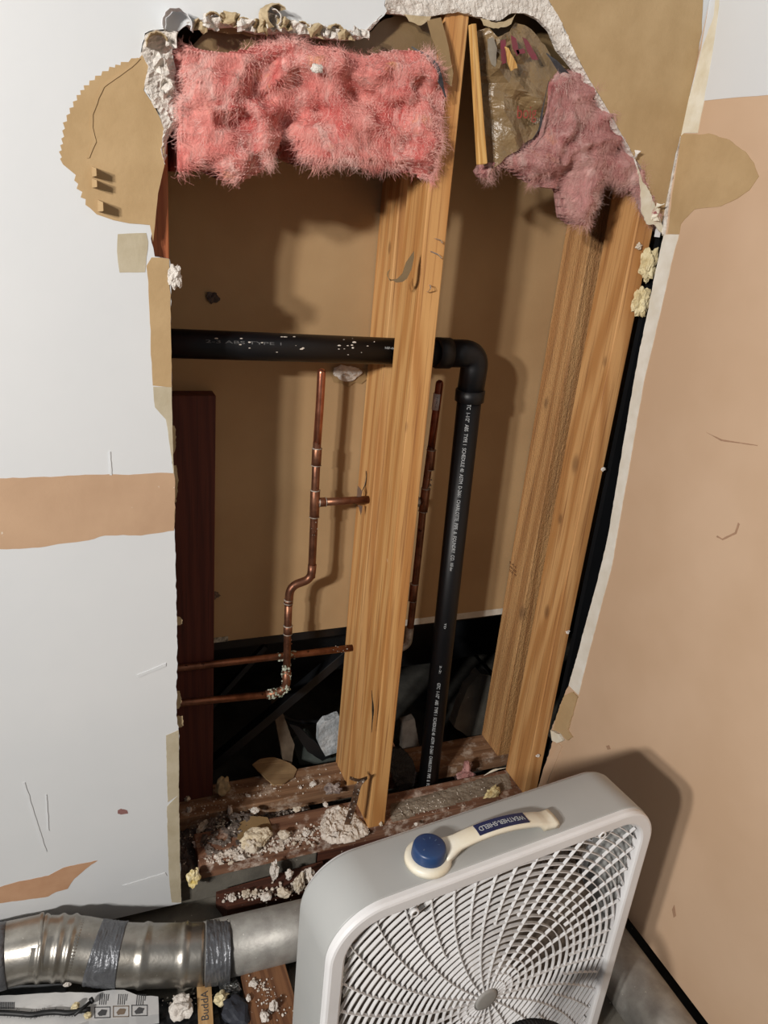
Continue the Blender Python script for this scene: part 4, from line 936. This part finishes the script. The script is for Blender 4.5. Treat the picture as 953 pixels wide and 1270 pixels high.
# ================================================================== floor items
zq = .044
bl = pxZ([(268,1106),(400,1068),(410,1092),(282,1124)], zq)
tag(fin('debris_board', slab2d(bl, mZ, .001, zq), W_low), 'brown board on the floor covered in white debris, behind the duct', 'board')
jl = pxZ([(297,1195),(352,1190),(384,1300),(318,1310)], .030)
tag(fin('floor_joist', slab2d(jl, mZ, .002, .030), W_joist), 'brown floor joist running from under the duct toward the camera', 'joist')
crumbs('plaster_crumbs', [(315,1215,8),(335,1235,10),(345,1262,8)], .031, 90, .0006, .0022, M_crumb, 'white specks on the floor joist', 6)
for i, (x, y, z, s, lb) in enumerate([(314, 1222, .031, (.008,.007,.004), 'flat white chip on the floor joist near the duct'), (339, 1252, .031, (.009,.008,.010), 'upright white chip on the floor joist beside the fan'),
    (328, 1264, .031, (.010,.008,.007), 'white chip on the floor joist near the bottom of the picture'), (308, 1240, .03, (.004,.008,.004), 'narrow white chip at the left side of the floor joist')]):
    chunk('plaster_chunk', aZ(x, y, z), *s, M_gyp, lb, 'plaster', 90 + i, i)
o = bed('black_sheeting', [(-60,1228),(60,1226),(200,1238),(300,1220),(312,1232),(316,1300),(-60,1310)], .001, .006, M_sheet, 'black plastic sheeting on the floor under the duct and bag', 'sheeting', 14, .010)
chunk('plaster_chunk', aZ(226, 1256, .012), .024, .020, .014, M_gyp, 'large white plaster chunk on the black sheeting by the end of the bag', 'plaster', 95, .6, rough=.6)
chunk('plaster_chunk', aZ(274, 1244, .010), .014, .013, .012, M_foam, 'cream chunk on the black sheeting right of the lettered stick', 'plaster', 96, .2, rough=.5)
chunk('plaster_chunk', aZ(222, 1238, .010), .010, .005, .005, M_gyp, 'long white chip directly under the duct', 'plaster', 97, .2)
chunk('plaster_crumb', aZ(84, 1222, .012), .007, .006, .006, M_gyp, 'white crumb under the first duct elbow', 'plaster', 98)
chunk('rubber_scrap', aZ(292, 1262, .01), .022, .030, .016, mat('dark_blue_rubber', (44, 48, 58), (34, 38, 46), 30), 'dark blue-grey rubber scrap between the stick and the joist', 'rubber', 99, .3, rough=.3)
tag(fin('crushed_foil', slab2d(ragged(pxZ([(268,1212),(292,1208),(300,1228),(280,1232)], .02), .004, .002, 4, True), mZ, .008, .022), mat('crinkled_foil', (176, 176, 172), (90, 92, 94), 60, .3, 1, 60, metal=.9, dist=.01)), 'small crinkled foil piece under the taped duct joint', 'foil')
crumbs('plaster_crumbs', [(200,1245,6),(225,1240,10),(262,1240,10),(290,1236,6)], .014, 50, .0006, .002, M_crumb, 'white specks on the black sheeting', 7)
# stir stick
sk = empty('stir_stick', aZ(256, 1262, .02), 'pale wooden stir stick with handwritten word Budda', 'stir stick')
s0 = pxZ([(244,1222),(262,1218),(267,1310),(248,1310)], .022)
fin('stick', slab2d(s0, mZ, .017, .022), W_stick, sk)
a_ = aZ(255, 1266, .0222); b_ = aZ(254, 1229, .0222)
text_on('handwriting', 'BuddA', .019, a_, b_ - a_, Vector((-1, 0, 0)), M_ink, sk, length=(b_ - a_).length)
# printed bag
bagp = empty('plaster_bag', aZ(100, 1250, .03), 'white printed bag lying under the duct', 'bag')
bl = pxZ([(-60,1240),(0,1235),(60,1231),(120,1231),(140,1227),(154,1228),(170,1234),(196,1236),(197,1258),(150,1263),(110,1266),(80,1275),(-60,1290)], .038)
bmb = slab2d(ragged(bl, .012, .001, 4, True), mZ, .014, .038); o = fin('bag_body', bmb, M_bag, bagp)
zb = .0384
def zrect(name, x0, y0, x1, y1, m, parent, th=.0004, r_=None):
    p = pxZ([(x0, y0), (x1, y0), (x1, y1), (x0, y1)], zb); return fin(name, slab2d(p, mZ, zb - .0002, zb + th), m, parent)
bm = bmesh.new()
for i in range(9):
    p = pxZ([(-1 + i * 2.2, 1243), (.2 + i * 2.2, 1243), (.2 + i * 2.2, 1251), (-1 + i * 2.2, 1251)], zb)
    merge(bm, slab2d(p, mZ, zb - .0002, zb + .0004))
fin('barcode', bm, M_ink, bagp)
for k, x in enumerate((117, 140, 163)):
    bm = bmesh.new()
    for (x0, y0, x1, y1) in ((x, 1249, x + 20, 1249.8), (x, 1262, x + 20, 1262.8), (x, 1249, x + .9, 1262.5), (x + 19.2, 1249, x + 20, 1262.5)):
        sl = -1.2 * k; p = pxZ([(x0, y0 + sl), (x1, y0 + sl - .4), (x1, y1 + sl - .4), (x0, y1 + sl)], zb); merge(bm, slab2d(p, mZ, zb - .0002, zb + .0004))
    merge(bm, slab2d(ragged(pxZ([(x + 4, 1257 - 1.2 * k), (x + 9, 1252 - 1.2 * k), (x + 16, 1253 - 1.2 * k), (x + 14, 1259 - 1.2 * k), (x + 6, 1260 - 1.2 * k)], zb), .002, .0006, k, True), mZ, zb - .0002, zb + .0003))
    fin('pictogram', bm, M_ink if k != 1 else mat('grey_tan_ink', (120, 104, 88), bump=0), bagp)
    bm = bmesh.new()
    for i in range(5):
        xx = x + 7 + i * 2.6; p = pxZ([(xx, 1233), (xx + .9, 1233), (xx - .3, 1246 - (i == 4) * 5), (xx - 1.2, 1246 - (i == 4) * 5)], zb); merge(bm, slab2d(p, mZ, zb - .0002, zb + .0003))
    fin('small_print', bm, M_ink, bagp)
# black bristled wire and pin on the bag
br = empty('wire_brush', aZ(50, 1257, .045), 'black bristly twisted wire lying on the white bag', 'wire brush')
bp = [aZ(x, y, .044) for x, y in ((-30,1257),(0,1256),(20,1257),(40,1259),(55,1256),(70,1255),(85,1257),(100,1253),(112,1252))]
bm = bmesh.new(); sweep(bm, arcpath(bp, .02), .0045, 10); fin('stem', bm, M_dark, br, True)
bm = bmesh.new(); rnd = random.Random(4)
for k in range(130):
    i = rnd.randrange(len(bp) - 1); q = bp[i].lerp(bp[i + 1], rnd.random()); d = Vector((rnd.gauss(0, 1), rnd.gauss(-.6, 1), rnd.uniform(0, .6))).normalized()
    sweep(bm, [q, q + d * .009], .0003, 4)
fin('bristles', bm, M_dark, br)['kind'] = 'stuff'
pn = empty('black_bolt', aZ(104, 1250, .05), 'black bolt lying across the end of the bristly wire', 'bolt')
bm = bmesh.new(); sweep(bm, [aZ(92, 1259, .050), aZ(114, 1241, .050)], .0028, 12); fin('shank', bm, M_dark, pn, True)
bm = bmesh.new(); sweep(bm, [aZ(112, 1242, .050), aZ(115.5, 1239.5, .050)], .0052, 14); fin('head', bm, M_dark, pn, True)
chunk('plaster_crumb', aZ(94, 1252, .039), .007, .006, .007, M_foam, 'cream crumb beside the black bolt on the bag', 'plaster', 101)
chunk('plaster_crumb', aZ(109, 1261, .039), .007, .006, .004, M_foam, 'pale crumb on the bag below the black bolt', 'plaster', 102)

# ================================================================== ducts
rd = .0538
dl = empty('metal_duct', (.10, 1.07, 0), 'galvanised duct with taped elbows running under the left wall to behind the fan', 'duct')
def prof_duct(p0, p1, rr, m, name, parent, beads=(), seg=48):
    p0 = Vector(p0); p1 = Vector(p1); L = (p1 - p0).length; d = (p1 - p0) / L; ss = [0, L]
    for b in beads:
        for k in (-.006, -.004, -.002, 0, .002, .004, .006): ss.append(b * L + k)
    ss = sorted(s for s in ss if 0 <= s <= L); rad = []
    for s in ss:
        e = 0
        for b in beads:
            q = (s - b * L) / .006
            if abs(q) <= 1: e = max(e, .0028 * math.cos(q * PI / 2))
        rad.append(rr + e)
    bm = bmesh.new(); sweep(bm, [p0 + d * s for s in ss], rad, seg); return fin(name, bm, m, parent, True)
D = [Vector((-.60, 1.128, .094)), Vector((-.128, 1.122, .088)), Vector((-.058, 1.110, .078)), Vector((.000, 1.090, .066)), Vector((.070, 1.070, .060)), Vector((.155, 1.050, .0560)), Vector((.215, 1.040, .0555)), Vector((.62, 1.040, .0555))]
# straight end piece, elbow segments (gores), straight pipe
prof_duct(D[0], D[1] + Vector((.02, 0, 0)), rd, M_galv, 'duct_section', dl, (.995,))
def gore(pts, rads, name='elbow_section', m=M_galv, seg=48):
    bm = bmesh.new(); sweep(bm, pts, rads, seg); return fin(name, bm, m, dl, True)
def dpt(s):
    # smooth centre line by length parameter 0..1 through D[1]..D[6]
    P = D[1:7]; L = [0]
    for a, b in zip(P, P[1:]): L.append(L[-1] + (b - a).length)
    s *= L[-1]
    for i in range(len(P) - 1):
        if s <= L[i + 1] + 1e-9:
            t = (s - L[i]) / (L[i + 1] - L[i]); break
    p0 = P[max(0, i - 1)]; p1 = P[i]; p2 = P[i + 1]; p3 = P[min(len(P) - 1, i + 2)]
    return .5 * ((2 * p1) + (p2 - p0) * t + (2 * p0 - 5 * p1 + 4 * p2 - p3) * t * t + (3 * p1 - p0 - 3 * p2 + p3) * t ** 3)
def dsec(s0, s1, name, m=M_galv, beads=(), er=0, wr=0, n=26, seed=0):
    pts = []; rads = []
    for i in range(n + 1):
        s = s0 + (s1 - s0) * i / n; e = 0
        for b in beads:
            q = (s - b) / .016
            if abs(q) <= 1: e = max(e, .0036 * math.cos(q * PI / 2))
        pts.append(dpt(s)); rads.append(rd + e + er)
    bm = bmesh.new(); rings = sweep(bm, pts, rads, 64)
    if wr:
        for i, rg in enumerate(rings):
            c = pts[i]
            for k, v in enumerate(rg):
                h = noise.noise(Vector((i * .25, k * .35, seed))) + .6 * noise.noise(Vector((i * .7, k * .15, seed + 4)))
                v.co += (v.co - c).normalized() * abs(h) * wr
    return fin(name, bm, m, dl, True)
dsec(.0, .22, 'elbow_section', M_galv, (.06, .13, .18)); dsec(.20, .42, 'elbow_section', M_galv, ())
dsec(.44, .86, 'elbow_section', M_galv, (.56, .76))
prof_duct(dpt(.84), D[7], rd - .001, M_galvd, 'duct_section', dl)
t_ = dsec(.30, .45, 'tape_wrap', M_tape, (), .0008, .0030, 30, 3); t_['label'] = 'silver tape around the elbow joint'
t_ = dsec(.865, .999, 'tape_wrap', M_tape, (), .0012, .0035, 30, 8); t_['label'] = 'silver tape around the right joint'
bm = bmesh.new(); sweep(bm, [D[1] + Vector((-.12 + .01 * i, 0, 0)) for i in range(10)], rd + .0012, 48)
for v in bm.verts: v.co += Vector((0, noise.noise(v.co * 40), noise.noise(v.co * 40 + Vector((3, 3, 3))))) * .0012
bmesh.ops.translate(bm, verts=bm.verts, vec=(-.012, 0, .0003))
fin('tape_wrap', bm, M_tape, dl, True)['label'] = 'silver tape at the left edge of the picture'
# grey strip the duct lies on
tag(bar('metal_strip', aZ(-60, 1236, .005), aZ(82, 1230, .005), .03, .006, mat('dull_grey_strip', (110, 112, 114), (90, 92, 94), 20, .5, .2, 50)), 'dull grey strip under the left part of the duct', 'strip')
dr = empty('metal_duct', (.932, .5, 0), 'dusty galvanised duct on the floor along the right wall, right of the fan', 'duct')
bm = bmesh.new(); sweep(bm, [(.932, 1.10, .055), (.932, .9, .055), (.932, .3, .055), (.932, -.4, .055)], rd - .0005, 48); fin('duct_section', bm, M_galvd, dr, True)

# ================================================================== box fan
fa = math.radians(6.3); ux = Vector((math.cos(fa), math.sin(fa), 0)); uy = Vector((-math.sin(fa), math.cos(fa), 0))
FO = ux * .5915 + uy * .5878
fan = empty('box_fan', (FO.x, FO.y, 0), 'grey box fan with white grille, blue knob and carry handle', 'box fan'); fan.rotation_euler = (0, 0, fa)
HW = .2755; Z0 = .014; Z1 = .595; FD = .1005
def rrect(hw, z0, z1, rc, n=28):
    out = []
    for cx, cz, a0 in ((hw - rc, z1 - rc, 0), (-hw + rc, z1 - rc, 90), (-hw + rc, z0 + rc, 180), (hw - rc, z0 + rc, 270)):
        for k in range(n + 1):
            a = math.radians(a0 + 90 * k / n); out.append((cx + rc * math.cos(a), cz + rc * math.sin(a)))
    return out
def ringloft(prof, rc=.075):
    """prof: (inset, y) around the closed cross-section of the frame"""
    bm = bmesh.new(); G = []
    for ins, y in prof: G.append([bm.verts.new((x, y, z)) for x, z in rrect(HW - ins, Z0 + ins, Z1 - ins, max(.008, rc - ins))])
    m_ = len(G)
    for i in range(m_):
        a, b = G[i], G[(i + 1) % m_]
        for k in range(len(a)): bm.faces.new((a[k], a[(k + 1) % len(a)], b[(k + 1) % len(a)], b[k]))
    return bm
fin('housing', ringloft([(.0005, .012), (0, .014), (0, FD - .008), (.002, FD - .003), (.006, FD), (.012, FD), (.012, FD - .004), (.004, FD - .008), (.004, .012)]), M_fangrey, fan, True, local=True)
be = fin('front_bezel', ringloft([(.0015, .013), (.0015, .005), (.003, .0012), (.006, 0), (.0205, .0004), (.0235, .002), (.0245, .005), (.0245, .016), (.006, .014)]), M_fanwhite, fan, False, local=True)
be2 = fin('rear_bezel', ringloft([(.004, FD - .004), (.006, FD + .002), (.024, FD + .002), (.024, FD - .006)]), M_fanwhite, fan, True, local=True)
HX, HZ = .004, .300
INS = .0235
def inside_open(x, z, ins=INS):
    hw = HW - ins; rc = .075 - ins; z0 = Z0 + ins; z1 = Z1 - ins
    if abs(x) > hw or z < z0 or z > z1: return False
    cx = hw - rc
    if abs(x) > cx and z > z1 - rc: return (abs(x) - cx) ** 2 + (z - z1 + rc) ** 2 < rc * rc
    if abs(x) > cx and z < z0 + rc: return (abs(x) - cx) ** 2 + (z - z0 - rc) ** 2 < rc * rc
    return True
def strip(bm, pts, hw, y0, y1):
    """a thin blade following pts in the x-z plane, from y0 back to y1"""
    if len(pts) < 2: return
    G = []
    for i, p in enumerate(pts):
        a = pts[max(0, i - 1)]; b = pts[min(len(pts) - 1, i + 1)]; d = Vector((b[0] - a[0], b[1] - a[1])).normalized(); nx, nz2 = -d.y * hw, d.x * hw
        G.append([bm.verts.new((p[0] + nx, y0, p[1] + nz2)), bm.verts.new((p[0] - nx, y0, p[1] - nz2)), bm.verts.new((p[0] - nx, y1, p[1] - nz2)), bm.verts.new((p[0] + nx, y1, p[1] + nz2))])
    for a, b in zip(G, G[1:]):
        for k in range(4): bm.faces.new((a[k], a[(k + 1) % 4], b[(k + 1) % 4], b[k]))
    bm.faces.new(G[0][::-1]); bm.faces.new(G[-1])
def grille(dy0, dy1, step, hw, spokes, short, r0=.022, swirl=.5, sd=(.0, .004)):
    bm = bmesh.new(); r_ = r0
    while r_ < .41:
        n = max(24, int(r_ * 420)); run = []
        full = True; flags = []
        for k in range(n + 1):
            a = 2 * PI * k / n + PI / 4; x = HX + r_ * math.cos(a); z = HZ + r_ * math.sin(a); flags.append((x, z, inside_open(x, z)))
        for x, z, ok in flags:
            if ok: run.append((x, z))
            elif run: strip(bm, run, hw, dy0, dy1); run = []
        if run: strip(bm, run, hw, dy0, dy1)
        r_ += step
    for k in range(spokes):
        for off, ra in ((0, r0), (.5, short)):
            run = []; r2 = ra
            while r2 < .42:
                a = 2 * PI * (k + off) / spokes + swirl * (r2 - .1) * 1.8; x = HX + r2 * math.cos(a); z = HZ + r2 * math.sin(a)
                if not inside_open(x, z): 
                    if run: break
                else: run.append((x, z))
                r2 += .01
            strip(bm, run, hw * .8, dy0 - .0006 + sd[0], dy0 + sd[1])
    return bm
fin('front_grille', grille(.0075, .0125, .0134, .00078, 24, .16, swirl=-.55), M_fanwhite, fan, local=True)
fin('rear_grille', grille(FD - .010, FD - .004, .0165, .0011, 16, .12, swirl=1.0), M_fandull, fan, local=True)
def rot_front(x, y, z): return Matrix.Translation((x, y, z)) @ Matrix.Rotation(PI / 2, 4, 'X')
bm = bmesh.new(); lathe(bm, [(0, .0022), (.015, .0022), (.0195, .0012), (.0205, -.004), (.021, -.008), (0, -.008)], rot_front(HX, .0075, HZ)); fin('hub_badge', bm, mat('dull_grey_badge', (150, 148, 144)), fan, True, local=True)
bm = bmesh.new(); lathe(bm, [(0, 0), (.052, 0), (.060, -.004), (.063, -.012), (.062, -.034), (.0, -.034)], rot_front(HX, .028, HZ)); rotor = fin('fan_hub', bm, mat('pale_hub', (196, 188, 176), (178, 168, 154), 20), fan, True, local=True)
for k in range(5):
    bm = bmesh.new(); G = []
    for i in range(13):
        r_ = .058 + (.232 - .058) * i / 12; row = []
        wdt = .62 + .28 * math.sin(PI * i / 12); a0 = 2 * PI * k / 5 + .35 * (i / 12)
        for j in range(11):
            t = j / 10 - .5; a = a0 + t * wdt * (1.25 if i < 6 else 1.15); row.append(bm.verts.new((HX + r_ * math.cos(a), .050 + t * .036 + .004 * math.sin(j), HZ + r_ * math.sin(a))))
        G.append(row)
    for a, b in zip(G, G[1:]):
        for j in range(10): bm.faces.new((a[j], a[j + 1], b[j + 1], b[j]))
    o = fin('fan_blade', bm, M_fandull, fan, True, local=True); md = o.modifiers.new('t', 'SOLIDIFY'); md.thickness = .0025
bm = bmesh.new(); lathe(bm, [(0, 0), (.045, 0), (.05, -.01), (.05, -.026), (0, -.026)], rot_front(HX, .066, HZ)); fin('motor', bm, M_fandull, fan, True, local=True)
for s in (-1, 1):
    bm = bmesh.new(); add_box(bm, s * .18 - .03, s * .18 + .03, -.03, FD + .03, 0, .018, .004); fin('foot', bm, M_fangrey, fan, local=True)
def tolocal(p): p = Vector(p) - Vector((FO.x, FO.y, 0)); return Vector((p.dot(ux), p.dot(uy), p.z))
for x, y in ((748, 1036), (515, 1133)):
    r_ = ray(x, y); q = r_ * ((FO.dot(uy)) / r_.dot(uy)); q = tolocal((q.x, q.y, q.z + CH))
    bm = bmesh.new(); lathe(bm, [(0, -.001), (.003, -.001), (.0036, .0012), (.0062, .0016), (.0066, 0), (.0066, -.004), (0, -.004)], rot_front(q.x, .0005, q.z), 20); fin('screw_boss', bm, M_fanwhite, fan, True, local=True)
    bm = bmesh.new(); lathe(bm, [(0, .0012), (.0026, .0009), (.003, -.002), (0, -.002)], rot_front(q.x, .0002, q.z), 14); fin('screw', bm, M_metal, fan, True, local=True)
# handle and knob on the top
kn_ = tolocal(aZ(532, 1058, Z1 + .012)); he = tolocal(aZ(672, 1013, Z1 + .014))
hd = (he - kn_); hd.z = 0; hl_ = hd.length; hdx = hd.normalized(); hdy = Vector((-hdx.y, hdx.x, 0))
def hpt(t, s, z): return Vector((kn_.x, kn_.y, Z1)) + hdx * (t * hl_) + hdy * s + Vector((0, 0, z))
bm = bmesh.new(); lathe(bm, [(0, .010), (.024, .010), (.029, .009), (.0315, .006), (.032, 0), (0, 0)], Matrix.Translation((kn_.x, kn_.y, Z1)), 48); hb = fin('handle_base', bm, M_cream, fan, True, local=True)
bm = bmesh.new(); G = []
prof_t = [i / 30 for i in range(31)]
for t in prof_t:
    tt = t * 1.02 + .10; z = .010 + .017 * math.sin(min(1, max(0, (tt - .08) / .95)) * PI) ** .75
    w = .0125 + .003 * (t > .8) * (t - .8) * 5 + .006 * max(0, 1 - t / .12)
    bot = z - (.007 if .14 < t < .86 else .007 + (z - .007 + .0005) * (1 if t >= .86 else (1 - t / .14)))
    bot = max(.0002, bot)
    row = [hpt(tt, -w, bot), hpt(tt, -w, z - .002), hpt(tt, -w * .8, z), hpt(tt, 0, z + .0012), hpt(tt, w * .8, z), hpt(tt, w, z - .002), hpt(tt, w, bot)]
    G.append([bm.verts.new(p) for p in row])
for a, b in zip(G, G[1:]):
    for k in range(7): bm.faces.new((a[k], a[(k + 1) % 7], b[(k + 1) % 7], b[k]))
bm.faces.new(G[0]); bm.faces.new(G[-1][::-1]); fin('carry_handle', bm, M_cream, fan, True, local=True)
bm = bmesh.new(); G = []
for i in range(13):
    t = .395 + .45 * i / 12; z = .010 + .017 * math.sin(min(1, max(0, (t - .08) / .95)) * PI) ** .75 + .0016
    G.append([bm.verts.new(hpt(t, -.0092, z - .002)), bm.verts.new(hpt(t, -.0092, z)), bm.verts.new(hpt(t, .0092, z)), bm.verts.new(hpt(t, .0092, z - .002))])
for a, b in zip(G, G[1:]):
    for k in range(4): bm.faces.new((a[k], a[(k + 1) % 4], b[(k + 1) % 4], b[k]))
bm.faces.new(G[0]); bm.faces.new(G[-1][::-1]); hlbl = fin('label_plate', bm, M_label, fan, False, local=True)
bm = text_bm('WEATHER-SHIELD', .0072, .0002)
w_ = max(v.co.x for v in bm.verts); L_ = 0
for v in bm.verts:
    t = .825 - v.co.x / w_ * .41; z = .010 + .017 * math.sin(min(1, max(0, (t - .08) / .95)) * PI) ** .75 + .0019 + v.co.z
    v.co = hpt(t, -v.co.y * 1.5, z)
o = fin('label_lettering', bm, M_print, hlbl, local=True)
bm = bmesh.new(); kr = .0235
lathe(bm, [(0, .026), (.0192, .026), (.0216, .0248), (.0225, .022), (kr, .010), (kr, .008), (0, .008)], Matrix.Translation((kn_.x, kn_.y, Z1)), 48)
knob = fin('speed_knob', bm, M_navy, fan, True, local=True)
M_kprint = mat('faded_knob_print', (86, 104, 132), bump=0)
for k, (ch, a) in enumerate((('0', 200), ('3', 60), ('2', 20), ('1', -20), ('L', 100))):
    t_ = text_bm(ch, .0042, .0001, align='CENTER'); c_ = Vector((kn_.x + .012 * math.cos(math.radians(a)), kn_.y + .012 * math.sin(math.radians(a)), Z1 + .0262))
    bmesh.ops.transform(t_, matrix=Matrix.Translation(c_) @ Matrix.Rotation(math.radians(a - 90), 4, 'Z'), verts=t_.verts); fin('knob_mark', t_, M_kprint, knob, local=True)

# black ribbed arch for an unidentified object, in front of the grille
hp = [aY(600, 1330, .53), aY(628, 1292, .54), aY(652, 1278, .545), aY(684, 1279, .545), aY(706, 1296, .54), aY(730, 1340, .53)]
hp = [Vector((hp[0].x - .03, hp[0].y - .02, .02))] + hp + [Vector((hp[-1].x + .03, hp[-1].y - .02, .02))]
path = arcpath(hp, .05, 10); pp = []
for a, b in zip(path, path[1:]):
    k = max(1, int((b - a).length / .0012)); pp += [a.lerp(b, i / k) for i in range(k)]
ln = 0; rad = []
for i, p in enumerate(pp):
    if i: ln += (p - pp[i - 1]).length
    rad.append(.0135 + .0012 * math.sin(ln / .005 * 2 * PI))
bm = bmesh.new(); sweep(bm, pp, rad, 20)
tag(fin('ribbed_black_shape', bm, M_ribbed, None, True), 'unidentified black ribbed shape arching in front of the fan grille at the bottom edge', 'object')

# repeats of one kind carry one group
for key, grp in (('wall_stud', 'studs of the opened wall'), ('bottom_plate', 'bottom plates of the double wall'), ('copper_riser', 'copper risers in the wall'), ('insulation_batt', 'pink insulation batts'),
                 ('metal_duct', 'metal ducts on the floor'), ('plaster_chunk', 'plaster chunks'), ('plaster_crumb', 'loose plaster crumbs'), ('foam_chunk', 'foam lumps'), ('screw_hole', 'tears in the brown board')):
    for o in S.objects:
        if o.name.split('.')[0] == key and not o.parent and o.get('label') and not o.get('kind'): o['group'] = grp
